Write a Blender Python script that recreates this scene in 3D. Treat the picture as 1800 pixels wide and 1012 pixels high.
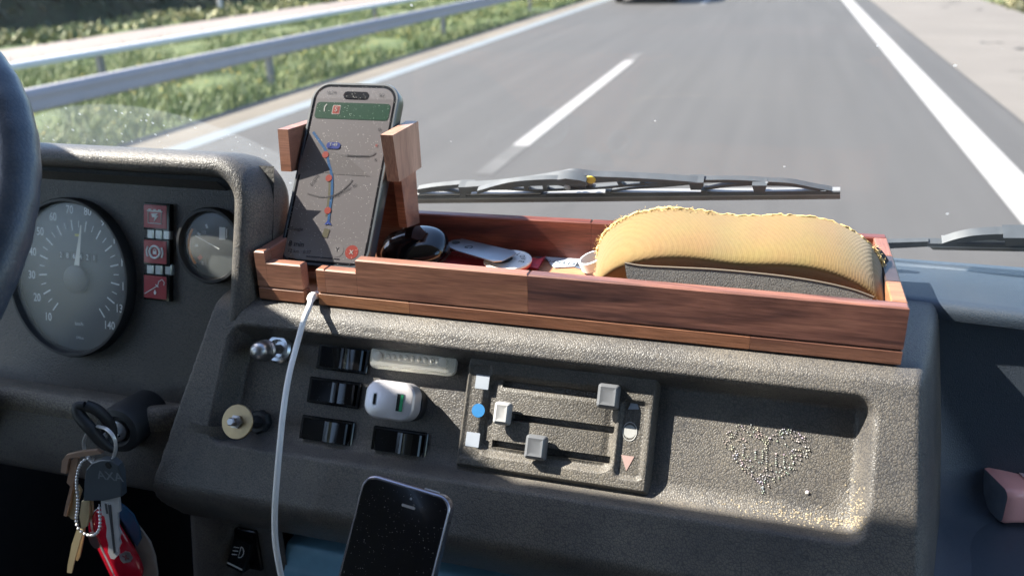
import bpy, bmesh, math, random
import numpy as np
from mathutils import Vector, Matrix
random.seed(7); rng = np.random.default_rng(5)
S = bpy.context.scene
COL = S.collection
for o in list(bpy.data.objects): bpy.data.objects.remove(o)
# ---------------------------------------------------------------- camera
PF = 1511.0                                    # focal length in pixels of an 1800 px wide frame
def nz(v): v = np.array(v, float); return v/np.linalg.norm(v)
_Y = nz([488, -618, PF]); _X = -nz([-5300, -486, PF]); _X = nz(_X-_Y*(_X@_Y)); _Z = np.cross(_X, _Y)
RW = np.array([_X, _Y, _Z]); CAM = np.array([0, 0, 1.70])
cd = bpy.data.cameras.new('camera'); cam = bpy.data.objects.new('camera', cd); COL.objects.link(cam)
cd.sensor_width = 36; cd.lens = 36*PF/1800; cd.clip_start = .02; cd.clip_end = 5000
M = Matrix([[RW[i][0], -RW[i][1], -RW[i][2], CAM[i]] for i in range(3)]+[[0, 0, 0, 1]])
cam.matrix_world = M; S.camera = cam
cd.dof.use_dof = True; cd.dof.focus_distance = .72; cd.dof.aperture_fstop = 6.8
# ---------------------------------------------------------------- light
SUN = nz([-1.0, -.12, 1.0])                      # towards the sun: from the left, about 44 degrees up
W = bpy.data.worlds.new('World'); S.world = W; W.use_nodes = True
nt = W.node_tree; sky = nt.nodes.new('ShaderNodeTexSky'); sky.sky_type = 'NISHITA'; sky.sun_disc = False
sky.sun_elevation = math.asin(SUN[2]); sky.sun_rotation = math.atan2(SUN[0], SUN[1]); sky.dust_density = 1.0; sky.ozone_density = 3.0
nt.links.new(sky.outputs[0], nt.nodes['Background'].inputs[0]); nt.nodes['Background'].inputs[1].default_value = .10
sd = bpy.data.lights.new('sun', 'SUN'); sd.energy = 5.0; sd.angle = math.radians(.5); sd.color = (1, .93, .82)
so = bpy.data.objects.new('sun', sd); COL.objects.link(so)
so.rotation_euler = Vector(SUN).to_track_quat('Z', 'Y').to_euler()
S.view_settings.view_transform = 'Standard'; S.view_settings.look = 'None'; S.view_settings.gamma = 1
S.view_settings.exposure = 2.1
try:
    S.cycles.max_bounces = 8; S.cycles.transparent_max_bounces = 12; S.cycles.sample_clamp_indirect = 6
    S.cycles.use_denoising = True
except Exception: pass
# ---------------------------------------------------------------- frames: a point, two axes in a plane and its normal
class Fr:
    def __init__(s, o, u, v):
        s.o = np.array(o, float); s.u = nz(u); v = np.array(v, float); s.v = nz(v-s.u*(v@s.u)); s.n = np.cross(s.u, s.v)
    def P(s, a, b, c=0): return s.o+s.u*a+s.v*b+s.n*c
    def off(s, a=0, b=0, c=0): return Fr(s.P(a, b, c), s.u, s.v)
    def rot(s, deg):
        t = math.radians(deg); return Fr(s.o, s.u*math.cos(t)+s.v*math.sin(t), s.v*math.cos(t)-s.u*math.sin(t))
    def tip(s, du=0, dv=0):                     # tilt about u by du degrees, about v by dv degrees
        t = math.radians(du); f = Fr(s.o, s.u, s.v*math.cos(t)+s.n*math.sin(t))
        t = math.radians(dv); return Fr(f.o, f.u*math.cos(t)-f.n*math.sin(t), f.v)
def at(f, x, y, c=0):                           # where a sight line meets the frame's plane, in its own coordinates
    d = RW@np.array([(x-900)/PF, (y-506)/PF, 1.0]); o = f.o+f.n*c
    t = ((o-CAM)@f.n)/(d@f.n); q = CAM+d*t-f.o
    return np.array([q@f.u, q@f.v])
def lean(o, deg): t = math.radians(deg); return Fr(o, (1, 0, 0), (0, math.sin(t), math.cos(t)))
def flat(z): return Fr((0, 0, z), (1, 0, 0), (0, 1, 0))
WF = Fr((0, 0, 0), (1, 0, 0), (0, 1, 0))
FC = lean((0, .625, 1.399), 30)                 # rim plane of the centre console
FF = FC.off(c=-.025)                            # floor of its recess
FI = lean((0, .62, 1.40), 15)                   # rim plane of the instrument hood
FP = FI.off(c=-.035)                            # instrument panel
# ---------------------------------------------------------------- mesh builder
class MB:
    def __init__(s): s.v = []; s.f = []
    def add(s, vs, fs):
        b = len(s.v); s.v += [tuple(map(float, p)) for p in vs]; s.f += [tuple(b+i for i in f) for f in fs]; return s
    def grid(s, P, closed_u=False, closed_v=False):
        n, m = len(P), len(P[0]); vs = [p for r in P for p in r]; fs = []
        for i in range(n if closed_u else n-1):
            for j in range(m if closed_v else m-1):
                fs.append((i*m+j, ((i+1) % n)*m+j, ((i+1) % n)*m+(j+1) % m, i*m+(j+1) % m))
        return s.add(vs, fs)
    def stack(s, f, outline, levels, cap0=True, cap1=True):     # outline(inset) -> [(a,b)], levels [(inset, c)]
        R = [[f.P(a, b, c) for a, b in outline(i)] for i, c in levels]; m = len(R[0])
        s.grid(R, closed_v=True)
        b = len(s.v)-len(R)*m
        if cap0: s.f.append(tuple(b+j for j in range(m))[::-1])
        if cap1: s.f.append(tuple(b+(len(R)-1)*m+j for j in range(m)))
        return s
    def box(s, f, a0, a1, b0, b1, c0, c1, bev=.0006):
        return s.stack(f, lambda i: [(a0+i, b0+i), (a1-i, b0+i), (a1-i, b1-i), (a0+i, b1-i)], [(bev, c0), (0, c0+bev), (0, c1-bev), (bev, c1)])
    def rbox(s, f, cx, cy, w, h, r, levels, k=6): return s.stack(f, lambda i: rr(cx, cy, w-2*i, h-2*i, max(r-i, .0002), k), levels)
    def poly(s, f, pts, c0, c1):
        c = np.mean(pts, axis=0); return s.stack(f, lambda i: pts, [(0, c0), (0, c1)])
    def lathe(s, f, prof, n=40, cap0=True, cap1=True, sx=1, sy=1):
        R = [[f.P(r*sx*math.cos(2*math.pi*j/n), r*sy*math.sin(2*math.pi*j/n), z) for j in range(n)] for r, z in prof]
        s.grid(R, closed_v=True); b = len(s.v)-len(R)*n
        if cap0: s.f.append(tuple(b+j for j in range(n))[::-1])
        if cap1: s.f.append(tuple(b+(len(R)-1)*n+j for j in range(n)))
        return s
    def tube(s, pts, r, n=10, closed=False, flatn=None):
        pts = [np.array(p, float) for p in pts]; N = len(pts); rs = r if hasattr(r, '__len__') else [r]*N; R = []; up = None
        for i in range(N):
            a = pts[(i-1) % N] if (closed or i > 0) else pts[i]; b = pts[(i+1) % N] if (closed or i < N-1) else pts[i]
            t = nz(b-a)
            if up is None: up = np.cross(t, [0, 0, 1]) if abs(t[2]) < .9 else np.cross(t, [1, 0, 0])
            up = nz(up-t*(up@t)); w = np.cross(t, up)
            R.append([pts[i]+(up*math.cos(2*math.pi*j/n)+w*math.sin(2*math.pi*j/n))*rs[i] for j in range(n)])
        s.grid(R, closed_u=closed, closed_v=True)
        if not closed:
            b = len(s.v)-N*n; s.f.append(tuple(b+j for j in range(n))[::-1]); s.f.append(tuple(b+(N-1)*n+j for j in range(n)))
        return s
    def build(s, name, mat, parent=None, ang=32, smooth=True):
        root = np.zeros(3)
        if parent is not None:
            p = parent
            while p.parent: p = p.parent
            root = np.array(p.location)
        loc = root
        if parent is None:
            a = np.array(s.v); loc = np.array([(a[:, 0].min()+a[:, 0].max())/2, (a[:, 1].min()+a[:, 1].max())/2, a[:, 2].min()])
        me = bpy.data.meshes.new(name); me.from_pydata([tuple(np.array(v)-loc) for v in s.v], [], s.f); me.update()
        bm = bmesh.new(); bm.from_mesh(me); bmesh.ops.recalc_face_normals(bm, faces=bm.faces); bm.to_mesh(me); bm.free()
        if smooth:
            me.polygons.foreach_set('use_smooth', [True]*len(me.polygons)); me.set_sharp_from_angle(angle=math.radians(ang))
        me.materials.append(mat)
        o = bpy.data.objects.new(name, me); COL.objects.link(o)
        if parent is None: o.location = loc
        else: o.parent = parent
        return o
def rr(cx, cy, w, h, r, k=6):
    pts = []; r = min(r, w/2-1e-5, h/2-1e-5)
    for q, (sx, sy) in enumerate(((1, 1), (-1, 1), (-1, -1), (1, -1))):
        for i in range(k+1):
            t = math.pi/2*(q+i/k); pts.append((cx+sx*(w/2-r)+r*math.cos(t), cy+sy*(h/2-r)+r*math.sin(t)))
    return pts
def spline(pts, n=8):
    P = [np.array(p, float) for p in pts]; P = [2*P[0]-P[1]]+P+[2*P[-1]-P[-2]]; out = []
    for i in range(1, len(P)-2):
        for k in range(n):
            t = k/n; out.append(.5*(2*P[i]+(P[i+1]-P[i-1])*t+(2*P[i-1]-5*P[i]+4*P[i+1]-P[i+2])*t*t+(3*P[i]-P[i-1]-3*P[i+1]+P[i+2])*t**3))
    return out+[P[-2]]
def tag(o, label=None, cat=None, group=None, kind=None):
    for k, v in (('label', label), ('category', cat), ('group', group), ('kind', kind)):
        if v: o[k] = v
    return o
def thing(name, loc, label, cat, group=None):
    o = bpy.data.objects.new(name, None); COL.objects.link(o); o.location = tuple(map(float, loc)); o.empty_display_size = .02
    return tag(o, label, cat, group)
def text(name, s, size, f, a, b, c, mat, parent, rot=0, sx=1, thick=.0002, bold=0):
    cu = bpy.data.curves.new(name, 'FONT'); cu.body = s; cu.size = 1; cu.align_x = 'CENTER'; cu.align_y = 'CENTER'; cu.resolution_u = 3; cu.offset = bold
    t = bpy.data.objects.new(name, cu); COL.objects.link(t)
    me = bpy.data.meshes.new_from_object(t.evaluated_get(bpy.context.evaluated_depsgraph_get()))
    bpy.data.objects.remove(t); g = f.off(a, b, c).rot(rot); mb = MB()
    mb.add([g.P(v.co.x*size*sx, v.co.y*size, thick) for v in me.vertices], [tuple(p.vertices) for p in me.polygons])
    return mb.build(name, mat, parent, smooth=False)
# ---------------------------------------------------------------- materials
def newmat(name):
    m = bpy.data.materials.new(name); m.use_nodes = True; n = m.node_tree.nodes; return m, n, m.node_tree.links, n['Principled BSDF']
KO = 1.0
def plain(name, col, rough=.5, metal=0, var=.12, scale=60, bump=0, bscale=400, coat=0, spec=.5, trans=0, emis=None, es=1, alpha=1):
    col = tuple(c*KO for c in col); m, n, l, b = newmat(name); tc = n.new('ShaderNodeTexCoord')
    no = n.new('ShaderNodeTexNoise'); no.inputs['Scale'].default_value = scale; no.inputs['Detail'].default_value = 4; l.new(tc.outputs['Object'], no.inputs['Vector'])
    mx = n.new('ShaderNodeMix'); mx.data_type = 'RGBA'; l.new(no.outputs['Fac'], mx.inputs[0])
    mx.inputs[6].default_value = tuple(max(0, c*(1-var)) for c in col)+(1,); mx.inputs[7].default_value = tuple(min(1, c*(1+var)) for c in col)+(1,)
    l.new(mx.outputs[2], b.inputs['Base Color'])
    mr = n.new('ShaderNodeMapRange'); mr.inputs[3].default_value = max(0, rough*.85); mr.inputs[4].default_value = min(1, rough*1.2); l.new(no.outputs['Fac'], mr.inputs[0]); l.new(mr.outputs[0], b.inputs['Roughness'])
    b.inputs['Metallic'].default_value = metal; b.inputs['Coat Weight'].default_value = coat; b.inputs['Specular IOR Level'].default_value = spec
    b.inputs['Transmission Weight'].default_value = trans
    if emis: b.inputs['Emission Color'].default_value = tuple(emis)+(1,); b.inputs['Emission Strength'].default_value = es
    if bump:
        n2 = n.new('ShaderNodeTexNoise'); n2.inputs['Scale'].default_value = bscale; n2.inputs['Detail'].default_value = 5; l.new(tc.outputs['Object'], n2.inputs['Vector'])
        bp = n.new('ShaderNodeBump'); bp.inputs['Strength'].default_value = bump; bp.inputs['Distance'].default_value = .001; l.new(n2.outputs['Fac'], bp.inputs['Height']); l.new(bp.outputs[0], b.inputs['Normal'])
    return m
def leather(name, col, rough=.42, scale=330, strength=.55, dist=.0011, dust=.25, dcol=(.40, .345, .265), stretch=(1, 1, .62)):
    m, n, l, b = newmat(name); tc = n.new('ShaderNodeTexCoord')
    mp = n.new('ShaderNodeMapping'); mp.inputs['Scale'].default_value = stretch; l.new(tc.outputs['Object'], mp.inputs[0])
    ns = n.new('ShaderNodeTexNoise'); ns.inputs['Scale'].default_value = 170; l.new(mp.outputs[0], ns.inputs['Vector'])
    ad = n.new('ShaderNodeMixRGB'); ad.blend_type = 'ADD'; ad.inputs[0].default_value = .0042; l.new(mp.outputs[0], ad.inputs[1]); l.new(ns.outputs['Color'], ad.inputs[2])
    vo = n.new('ShaderNodeTexVoronoi'); vo.feature = 'DISTANCE_TO_EDGE'; vo.inputs['Scale'].default_value = scale; l.new(ad.outputs[0], vo.inputs['Vector'])
    rp = n.new('ShaderNodeValToRGB'); rp.color_ramp.elements[0].position = .0; rp.color_ramp.elements[1].position = .20; rp.color_ramp.interpolation = 'EASE'; l.new(vo.outputs['Distance'], rp.inputs[0])
    fi = n.new('ShaderNodeTexNoise'); fi.inputs['Scale'].default_value = 1400; l.new(tc.outputs['Object'], fi.inputs['Vector'])
    sm = n.new('ShaderNodeMath'); sm.operation = 'MULTIPLY_ADD'; l.new(fi.outputs['Fac'], sm.inputs[0]); sm.inputs[1].default_value = .18; l.new(rp.outputs[0], sm.inputs[2])
    bp = n.new('ShaderNodeBump'); bp.inputs['Strength'].default_value = strength; bp.inputs['Distance'].default_value = dist; l.new(sm.outputs[0], bp.inputs['Height']); l.new(bp.outputs[0], b.inputs['Normal'])
    # dust settled in patches
    d1 = n.new('ShaderNodeTexNoise'); d1.inputs['Scale'].default_value = 9; d1.inputs['Detail'].default_value = 7; d1.inputs['Roughness'].default_value = .65; l.new(tc.outputs['Object'], d1.inputs['Vector'])
    d2 = n.new('ShaderNodeMapRange'); d2.inputs[1].default_value = .42; d2.inputs[2].default_value = .78; d2.inputs[3].default_value = dust*.42; d2.inputs[4].default_value = dust; l.new(d1.outputs['Fac'], d2.inputs[0])
    mx = n.new('ShaderNodeMix'); mx.data_type = 'RGBA'; pk = n.new('ShaderNodeMapRange'); pk.inputs[3].default_value = .42; pk.inputs[4].default_value = 1.0; l.new(rp.outputs[0], pk.inputs[0])
    d3 = n.new('ShaderNodeMath'); d3.operation = 'MULTIPLY'; l.new(pk.outputs[0], d3.inputs[0]); l.new(d2.outputs[0], d3.inputs[1])  # thins the dust colour in creases, painting shade between the grain pebbles
    l.new(d3.outputs[0], mx.inputs[0]); mx.inputs[6].default_value = tuple(col)+(1,); mx.inputs[7].default_value = tuple(dcol)+(1,); l.new(mx.outputs[2], b.inputs['Base Color'])
    mr = n.new('ShaderNodeMapRange'); mr.inputs[3].default_value = rough; mr.inputs[4].default_value = rough+.25; l.new(d2.outputs[0], mr.inputs[0]); l.new(mr.outputs[0], b.inputs['Roughness'])
    b.inputs['Specular IOR Level'].default_value = .5
    return m
def wood(name, base, dark, light=None, seed=0., rough=.42, axis=0, knots=1.0):
    m, n, l, b = newmat(name); tc = n.new('ShaderNodeTexCoord'); mp = n.new('ShaderNodeMapping'); sc = [70, 70, 70]; sc[axis] = 7
    sc = [c*.8 for c in sc]; mp.inputs['Scale'].default_value = sc; mp.inputs['Location'].default_value = (seed, seed*1.7, seed*.3); l.new(tc.outputs['Object'], mp.inputs[0])
    n1 = n.new('ShaderNodeTexNoise'); n1.inputs['Scale'].default_value = .55; n1.inputs['Detail'].default_value = 5; n1.inputs['Distortion'].default_value = 1.4*knots; l.new(mp.outputs[0], n1.inputs['Vector'])
    rp = n.new('ShaderNodeValToRGB'); e = rp.color_ramp.elements; e[0].position = .30; e[0].color = tuple(dark)+(1,); e[1].position = .62; e[1].color = tuple(base)+(1,)
    if light: x = e.new(.8); x.color = tuple(light)+(1,)
    l.new(n1.outputs['Fac'], rp.inputs[0])
    m2 = n.new('ShaderNodeMapping'); s2 = [900, 900, 900]; s2[axis] = 45; m2.inputs['Scale'].default_value = s2; l.new(tc.outputs['Object'], m2.inputs[0])
    n2 = n.new('ShaderNodeTexNoise'); n2.inputs['Scale'].default_value = 1; n2.inputs['Detail'].default_value = 3; l.new(m2.outputs[0], n2.inputs['Vector'])
    mr = n.new('ShaderNodeMapRange'); mr.inputs[1].default_value = .3; mr.inputs[2].default_value = .7; mr.inputs[3].default_value = .68; mr.inputs[4].default_value = 1.22; l.new(n2.outputs['Fac'], mr.inputs[0])
    mu = n.new('ShaderNodeVectorMath'); mu.operation = 'SCALE'; l.new(rp.outputs[0], mu.inputs[0]); l.new(mr.outputs[0], mu.inputs['Scale']); l.new(mu.outputs[0], b.inputs['Base Color'])
    b.inputs['Roughness'].default_value = rough; bp = n.new('ShaderNodeBump'); bp.inputs['Strength'].default_value = .15; bp.inputs['Distance'].default_value = .0004; l.new(n2.outputs['Fac'], bp.inputs['Height']); l.new(bp.outputs[0], b.inputs['Normal'])
    return m
def dusty(name, col, rough, speck=.5, scale=500, coat=0, metal=0, emis=0, thr=.16):       # glossy surface with fine specks of dust on it
    m, n, l, b = newmat(name); tc = n.new('ShaderNodeTexCoord')
    vo = n.new('ShaderNodeTexVoronoi'); vo.inputs['Scale'].default_value = scale; l.new(tc.outputs['Object'], vo.inputs['Vector'])
    no = n.new('ShaderNodeTexNoise'); no.inputs['Scale'].default_value = 60; no.inputs['Detail'].default_value = 3; l.new(tc.outputs['Object'], no.inputs['Vector'])
    sp = n.new('ShaderNodeSeparateColor'); l.new(vo.outputs['Color'], sp.inputs[0])
    a = n.new('ShaderNodeMath'); a.operation = 'MULTIPLY'; l.new(sp.outputs[0], a.inputs[0]); l.new(no.outputs['Fac'], a.inputs[1])
    a2 = n.new('ShaderNodeMath'); a2.operation = 'MULTIPLY'; l.new(a.outputs[0], a2.inputs[0]); a2.inputs[1].default_value = thr*2.2
    lt = n.new('ShaderNodeMath'); lt.operation = 'LESS_THAN'; l.new(vo.outputs['Distance'], lt.inputs[0]); l.new(a2.outputs[0], lt.inputs[1])
    f = n.new('ShaderNodeMath'); f.operation = 'MULTIPLY'; l.new(lt.outputs[0], f.inputs[0]); f.inputs[1].default_value = speck
    mx = n.new('ShaderNodeMix'); mx.data_type = 'RGBA'; l.new(f.outputs[0], mx.inputs[0]); mx.inputs[6].default_value = tuple(col)+(1,); mx.inputs[7].default_value = (.8, .77, .72, 1); l.new(mx.outputs[2], b.inputs['Base Color'])
    b.inputs['Roughness'].default_value = rough; b.inputs['Metallic'].default_value = metal; b.inputs['Coat Weight'].default_value = coat
    if emis: l.new(mx.outputs[2], b.inputs['Emission Color']); b.inputs['Emission Strength'].default_value = emis
    return m
def noisy_ground(name, cols, scale, stretch=(1, 1, 1), rough=.9, fine=60, finev=.15, bump=0, fstretch=(1, 1, 1)):
    cols = [tuple(c*KO for c in cc_) for cc_ in cols]; m, n, l, b = newmat(name); tc = n.new('ShaderNodeTexCoord'); mp = n.new('ShaderNodeMapping'); mp.inputs['Scale'].default_value = stretch; l.new(tc.outputs['Object'], mp.inputs[0])
    n1 = n.new('ShaderNodeTexNoise'); n1.inputs['Scale'].default_value = scale; n1.inputs['Detail'].default_value = 6; l.new(mp.outputs[0], n1.inputs['Vector'])
    rp = n.new('ShaderNodeValToRGB'); e = rp.color_ramp.elements; k = len(cols)
    while len(e) < k: e.new(.5)
    for i, c in enumerate(cols): e[i].position = .3+.4*i/(k-1); e[i].color = tuple(c)+(1,)
    l.new(n1.outputs['Fac'], rp.inputs[0])
    m2 = n.new('ShaderNodeMapping'); m2.inputs['Scale'].default_value = fstretch; l.new(tc.outputs['Object'], m2.inputs[0])
    n2 = n.new('ShaderNodeTexNoise'); n2.inputs['Scale'].default_value = fine; n2.inputs['Detail'].default_value = 4; l.new(m2.outputs[0], n2.inputs['Vector'])
    mr = n.new('ShaderNodeMapRange'); mr.inputs[1].default_value = .3; mr.inputs[2].default_value = .7; mr.inputs[3].default_value = 1-finev; mr.inputs[4].default_value = 1+finev; l.new(n2.outputs['Fac'], mr.inputs[0])
    mu = n.new('ShaderNodeVectorMath'); mu.operation = 'SCALE'; l.new(rp.outputs[0], mu.inputs[0]); l.new(mr.outputs[0], mu.inputs['Scale']); l.new(mu.outputs[0], b.inputs['Base Color'])
    b.inputs['Roughness'].default_value = rough; b.inputs['Specular IOR Level'].default_value = .3
    if bump: bp = n.new('ShaderNodeBump'); bp.inputs['Strength'].default_value = bump; bp.inputs['Distance'].default_value = .01; l.new(n2.outputs['Fac'], bp.inputs['Height']); l.new(bp.outputs[0], b.inputs['Normal'])
    return m
BLK = leather('grained_plastic', (.012, .016, .026), rough=.42, scale=520, strength=.34, dust=.46)  # blue in the base stands in for sky sheen on black plastic
BLKP = leather('panel_plastic', (.030, .033, .038), rough=.5, scale=460, strength=.3, dust=.22)
BLKD = leather('dusty_plastic', (.026, .028, .032), rough=.5, scale=380, strength=.35, dust=.6)
POCK = leather('pocket_plastic', (.038, .052, .074), rough=.42, scale=620, strength=.2, dust=.16, dcol=(.24, .25, .26))  # black plastic with the reflected blue sky put into its base colour
GLOSS = dusty('gloss_black', (.006, .006, .007), .12, .25, 700, thr=.1)
MATTE = plain('matte_black', (.012, .013, .015), .55)
VOID = plain('dark_void', (.002, .002, .002), .9)
CHROME = plain('chrome', (.66, .66, .67), .28, 1)
STEEL = plain('brushed_steel', (.42, .42, .43), .34, 1, bump=.1)
BRASS = plain('brass', (.42, .32, .19), .42, 1, var=.25, scale=120)
WHITE = plain('white_print', (.62, .63, .64), .5)
# ================================================================ SETTING OUTSIDE
KO = .56
def sheet(name, x0, x1, y0, y1, z, m, kind='structure', ny=1):
    mb = MB(); mb.grid([[(x0, y0+(y1-y0)*i/ny, z), (x1, y0+(y1-y0)*i/ny, z)] for i in range(ny+1)])
    o = mb.build(name, m, smooth=False); return tag(o, kind=kind)
ASPH = noisy_ground('asphalt', [(.090, .087, .086), (.110, .106, .104)], 1.2, (3, .12, 1), .85, 240, .10, .15, (3, .5, 1))
ASP2 = noisy_ground('shoulder_asphalt', [(.20, .18, .162), (.235, .212, .19)], .8, (1, 1, 1), .9, 90, .12, .2)
DUSTY = noisy_ground('dusty_kerb_asphalt', [(.17, .15, .125), (.26, .225, .18)], 1.4, (1, .4, 1), .9, 90, .12)
PAINT = noisy_ground('road_paint', [(.38, .37, .36), (.44, .43, .42)], 3, (1, 1, 1), .7, 120, .07)
PAINTB = noisy_ground('bluish_road_paint', [(.22, .255, .28), (.27, .30, .32)], 3, (1, 1, 1), .7, 60, .10)  # bluish grey, darker than the other line paint
PAINTW = noisy_ground('ghost_paint', [(.13, .127, .124), (.165, .16, .157)], 3, (1, 1, 1), .8, 120, .10)
SOIL = noisy_ground('grass_ground', [(.05, .08, .03), (.11, .15, .05), (.20, .21, .09)], .7, (1, 1, 1), .95, 14, .4)
sheet('ground', -900, 900, -200, 2500, -.030, SOIL)
sheet('road', -5.34, 2.30, -20, 900, 0, ASPH)
sheet('road_edge', -5.95, -5.34, -20, 900, -.004, DUSTY)
sheet('road_shoulder', 2.30, 5.15, -20, 900, -.006, ASP2)
sheet('opposite_road', -14.3, -11.7, -20, 900, -.010, noisy_ground('opposite_asphalt', [(.28, .235, .215), (.35, .30, .28)], .6, (1, .2, 1), .9, 30, .1))
tag(sheet('lane_line', 1.55, 1.84, -20, 900, .004, PAINT), kind='structure')
sheet('lane_line', -5.33, -5.10, -20, 900, .004, PAINTB)
for y0 in (-10.6, 7.35, 25.4, 43.4, 61.4): sheet('lane_dash', -2.23, -2.08, y0, y0+5.95, .004, PAINT)
sheet('lane_dash', -2.23, -2.08, 13.3, 14.2, .0035, PAINTW)
sheet('lane_dash', -2.23, -2.08, 6.3, 7.35, .0035, PAINTW)
sheet('lane_line', -12.5, -12.2, -20, 900, -.004, PAINT)
# repair patch seam and cracks in the shoulder
CRK = plain('crack_tar', (.055, .052, .05), .8)
mb = MB()
for k in range(7):
    x = random.uniform(2.9, 4.6); y = random.uniform(14, 30); p = [(x, y)]
    for i in range(9): x += random.uniform(-.10, .13); y += random.uniform(-.16, .22); p.append((x, y))
    for i in range(len(p)-1):
        a = np.array(p[i]); c = np.array(p[i+1]); d = nz(c-a); q = np.array([-d[1], d[0]])*random.uniform(.008, .02)
        mb.add([(*(a+q), -.002), (*(c+q), -.002), (*(c-q), -.002), (*(a-q), -.002)], [(0, 1, 2, 3)])
for y in (12.2, 12.9): mb.add([(2.9, y, -.002), (4.2, y+.1, -.002), (4.2, y+.13, -.002), (2.9, y+.02, -.002)], [(0, 1, 2, 3)])
tag(mb.build('road_cracks', CRK, smooth=False), kind='structure')
sheet('road_seam', 2.275, 2.30, -20, 900, .0030, CRK)
# grass and weeds
def blades(name, regions, n, hmin, hmax, wid, cols, kind='stuff', clump=.35):
    mats = [plain('grass_blade_%d' % i, c, .6, var=.35, scale=3) for i, c in enumerate(cols)]
    V = []; F = []; MI = []
    for (x0, x1, y0, y1, wt, z) in regions:
        cnt = int(n*wt); nc = max(10, cnt//24)
        cx = rng.uniform(x0, x1, nc); cy = y0+(y1-y0)*rng.uniform(0, 1, nc)**1.7; ck = rng.integers(0, len(cols), nc); ch = rng.uniform(.55, 1.35, nc)
        for i in range(cnt):
            k = rng.integers(0, nc); x = cx[k]+rng.normal(0, clump*.6); y = cy[k]+rng.normal(0, clump); sc = .8+min(2.2, max(y, 3)/14)
            if x < x0-.15 or x > x1+.10: continue
            if math.sin(x*2.3+y*.55)*math.sin(y*.83-x*1.1)+.45*math.sin(y*2.1+x*3) < -.32+rng.normal(0, .25): continue
            h = rng.uniform(hmin, hmax)*ch[k]; t = rng.uniform(0, math.pi); w = wid*rng.uniform(.6, 1.5)*sc*.7; dx, dy = math.cos(t)*w, math.sin(t)*w
            lx, ly = rng.normal(0, h*.55, 2); b = len(V)
            V += [(x-dx, y-dy, z), (x+dx, y+dy, z), (x+dx*.8+lx*.45, y+dy*.8+ly*.45, z+h*.6), (x-dx*.8+lx*.45, y-dy*.8+ly*.45, z+h*.6), (x+lx, y+ly, z+h)]
            F += [(b, b+1, b+2, b+3), (b+3, b+2, b+4)]; mi = ck[k] if rng.random() < .7 else rng.integers(0, len(cols)); MI += [mi, mi]
    me = bpy.data.meshes.new(name); me.from_pydata(V, [], F); me.update()
    for m in mats: me.materials.append(m)
    me.polygons.foreach_set('material_index', MI)
    o = bpy.data.objects.new(name, me); COL.objects.link(o); return tag(o, kind=kind)
GC = [(.12, .20, .055), (.19, .28, .07), (.31, .37, .11), (.44, .46, .18), (.08, .14, .045)]
tag(blades('median_grass', [(-9.3, -5.98, 3.2, 46, 1, -.03), (-11.8, -9.3, 6, 46, .3, -.03)], 130000, .04, .17, .0055, GC), 'rough green weeds and grass growing along both sides of the near steel barrier', 'grass')
tag(blades('far_verge_grass', [(-16.9, -14.3, 9, 60, 1, -.03)], 15000, .06, .2, .03, [(.30, .30, .09), (.22, .25, .07), (.38, .35, .13), (.12, .17, .04)]), 'yellowish grass strip on the far side of the opposite carriageway', 'grass')
tag(blades('right_verge_grass', [(5.2, 7.4, 12, 60, 1, -.03)], 9000, .05, .2, .02, [(.30, .27, .12), (.20, .20, .08), (.36, .32, .17)]), 'dry straw coloured grass at the right edge of the shoulder', 'grass')
# flowers
mb = MB()
for i in range(420):
    x = rng.uniform(-8.9, -6.0); y = rng.uniform(5, 30); z = rng.uniform(.10, .24); r = rng.uniform(.008, .018)
    mb.lathe(Fr((x, y, z), (1, 0, 0), (0, 1, .4)), [(r, 0), (r*.4, r*.4)], 6, True, True)
tag(mb.build('wild_flowers', plain('yellow_petals', (.65, .48, .03), .6)), 'small yellow wild flowers scattered through the median weeds', 'flowers', kind='stuff')
# far wood: one mass of leaf clumps
LEAF = plain('dark_leaves', (.018, .038, .018), .6, var=.5, scale=2)
V = []; F = []
for i in range(24000):
    y = rng.uniform(4, 120)**1.0; x = -16.9-abs(rng.normal(0, 2.0)); z = rng.uniform(-.05, 2.6)*(1-.12*math.sin(y*.9))*rng.uniform(.5, 1.1); s = rng.uniform(.06, .2)
    a = nz(rng.normal(0, 1, 3)); c = nz(np.cross(a, rng.normal(0, 1, 3))); p = np.array([x, y, z]); b = len(V)
    V += [tuple(p-a*s), tuple(p+c*s*.5), tuple(p+a*s), tuple(p-c*s*.5)]; F.append((b, b+1, b+2, b+3))
me = bpy.data.meshes.new('woodland'); me.from_pydata(V, [], F); me.materials.append(LEAF); o = bpy.data.objects.new('woodland', me); COL.objects.link(o)
tag(o, 'dark green bushes and undergrowth beyond the opposite carriageway', 'bushes', kind='stuff')
mb = MB(); mb.grid([[(-16.8, y, -.03), (-17.8, y, 1.0+.3*math.sin(y*.7)), (-24, y, 2.2+.4*math.sin(y*.3)), (-45, y, 4.5)] for y in range(-20, 400, 4)])
tag(mb.build('embankment', noisy_ground('bank_soil', [(.012, .025, .014), (.03, .05, .022)], 1.5, (1, 1, 1), .95, 9, .5)), kind='structure')
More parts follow.
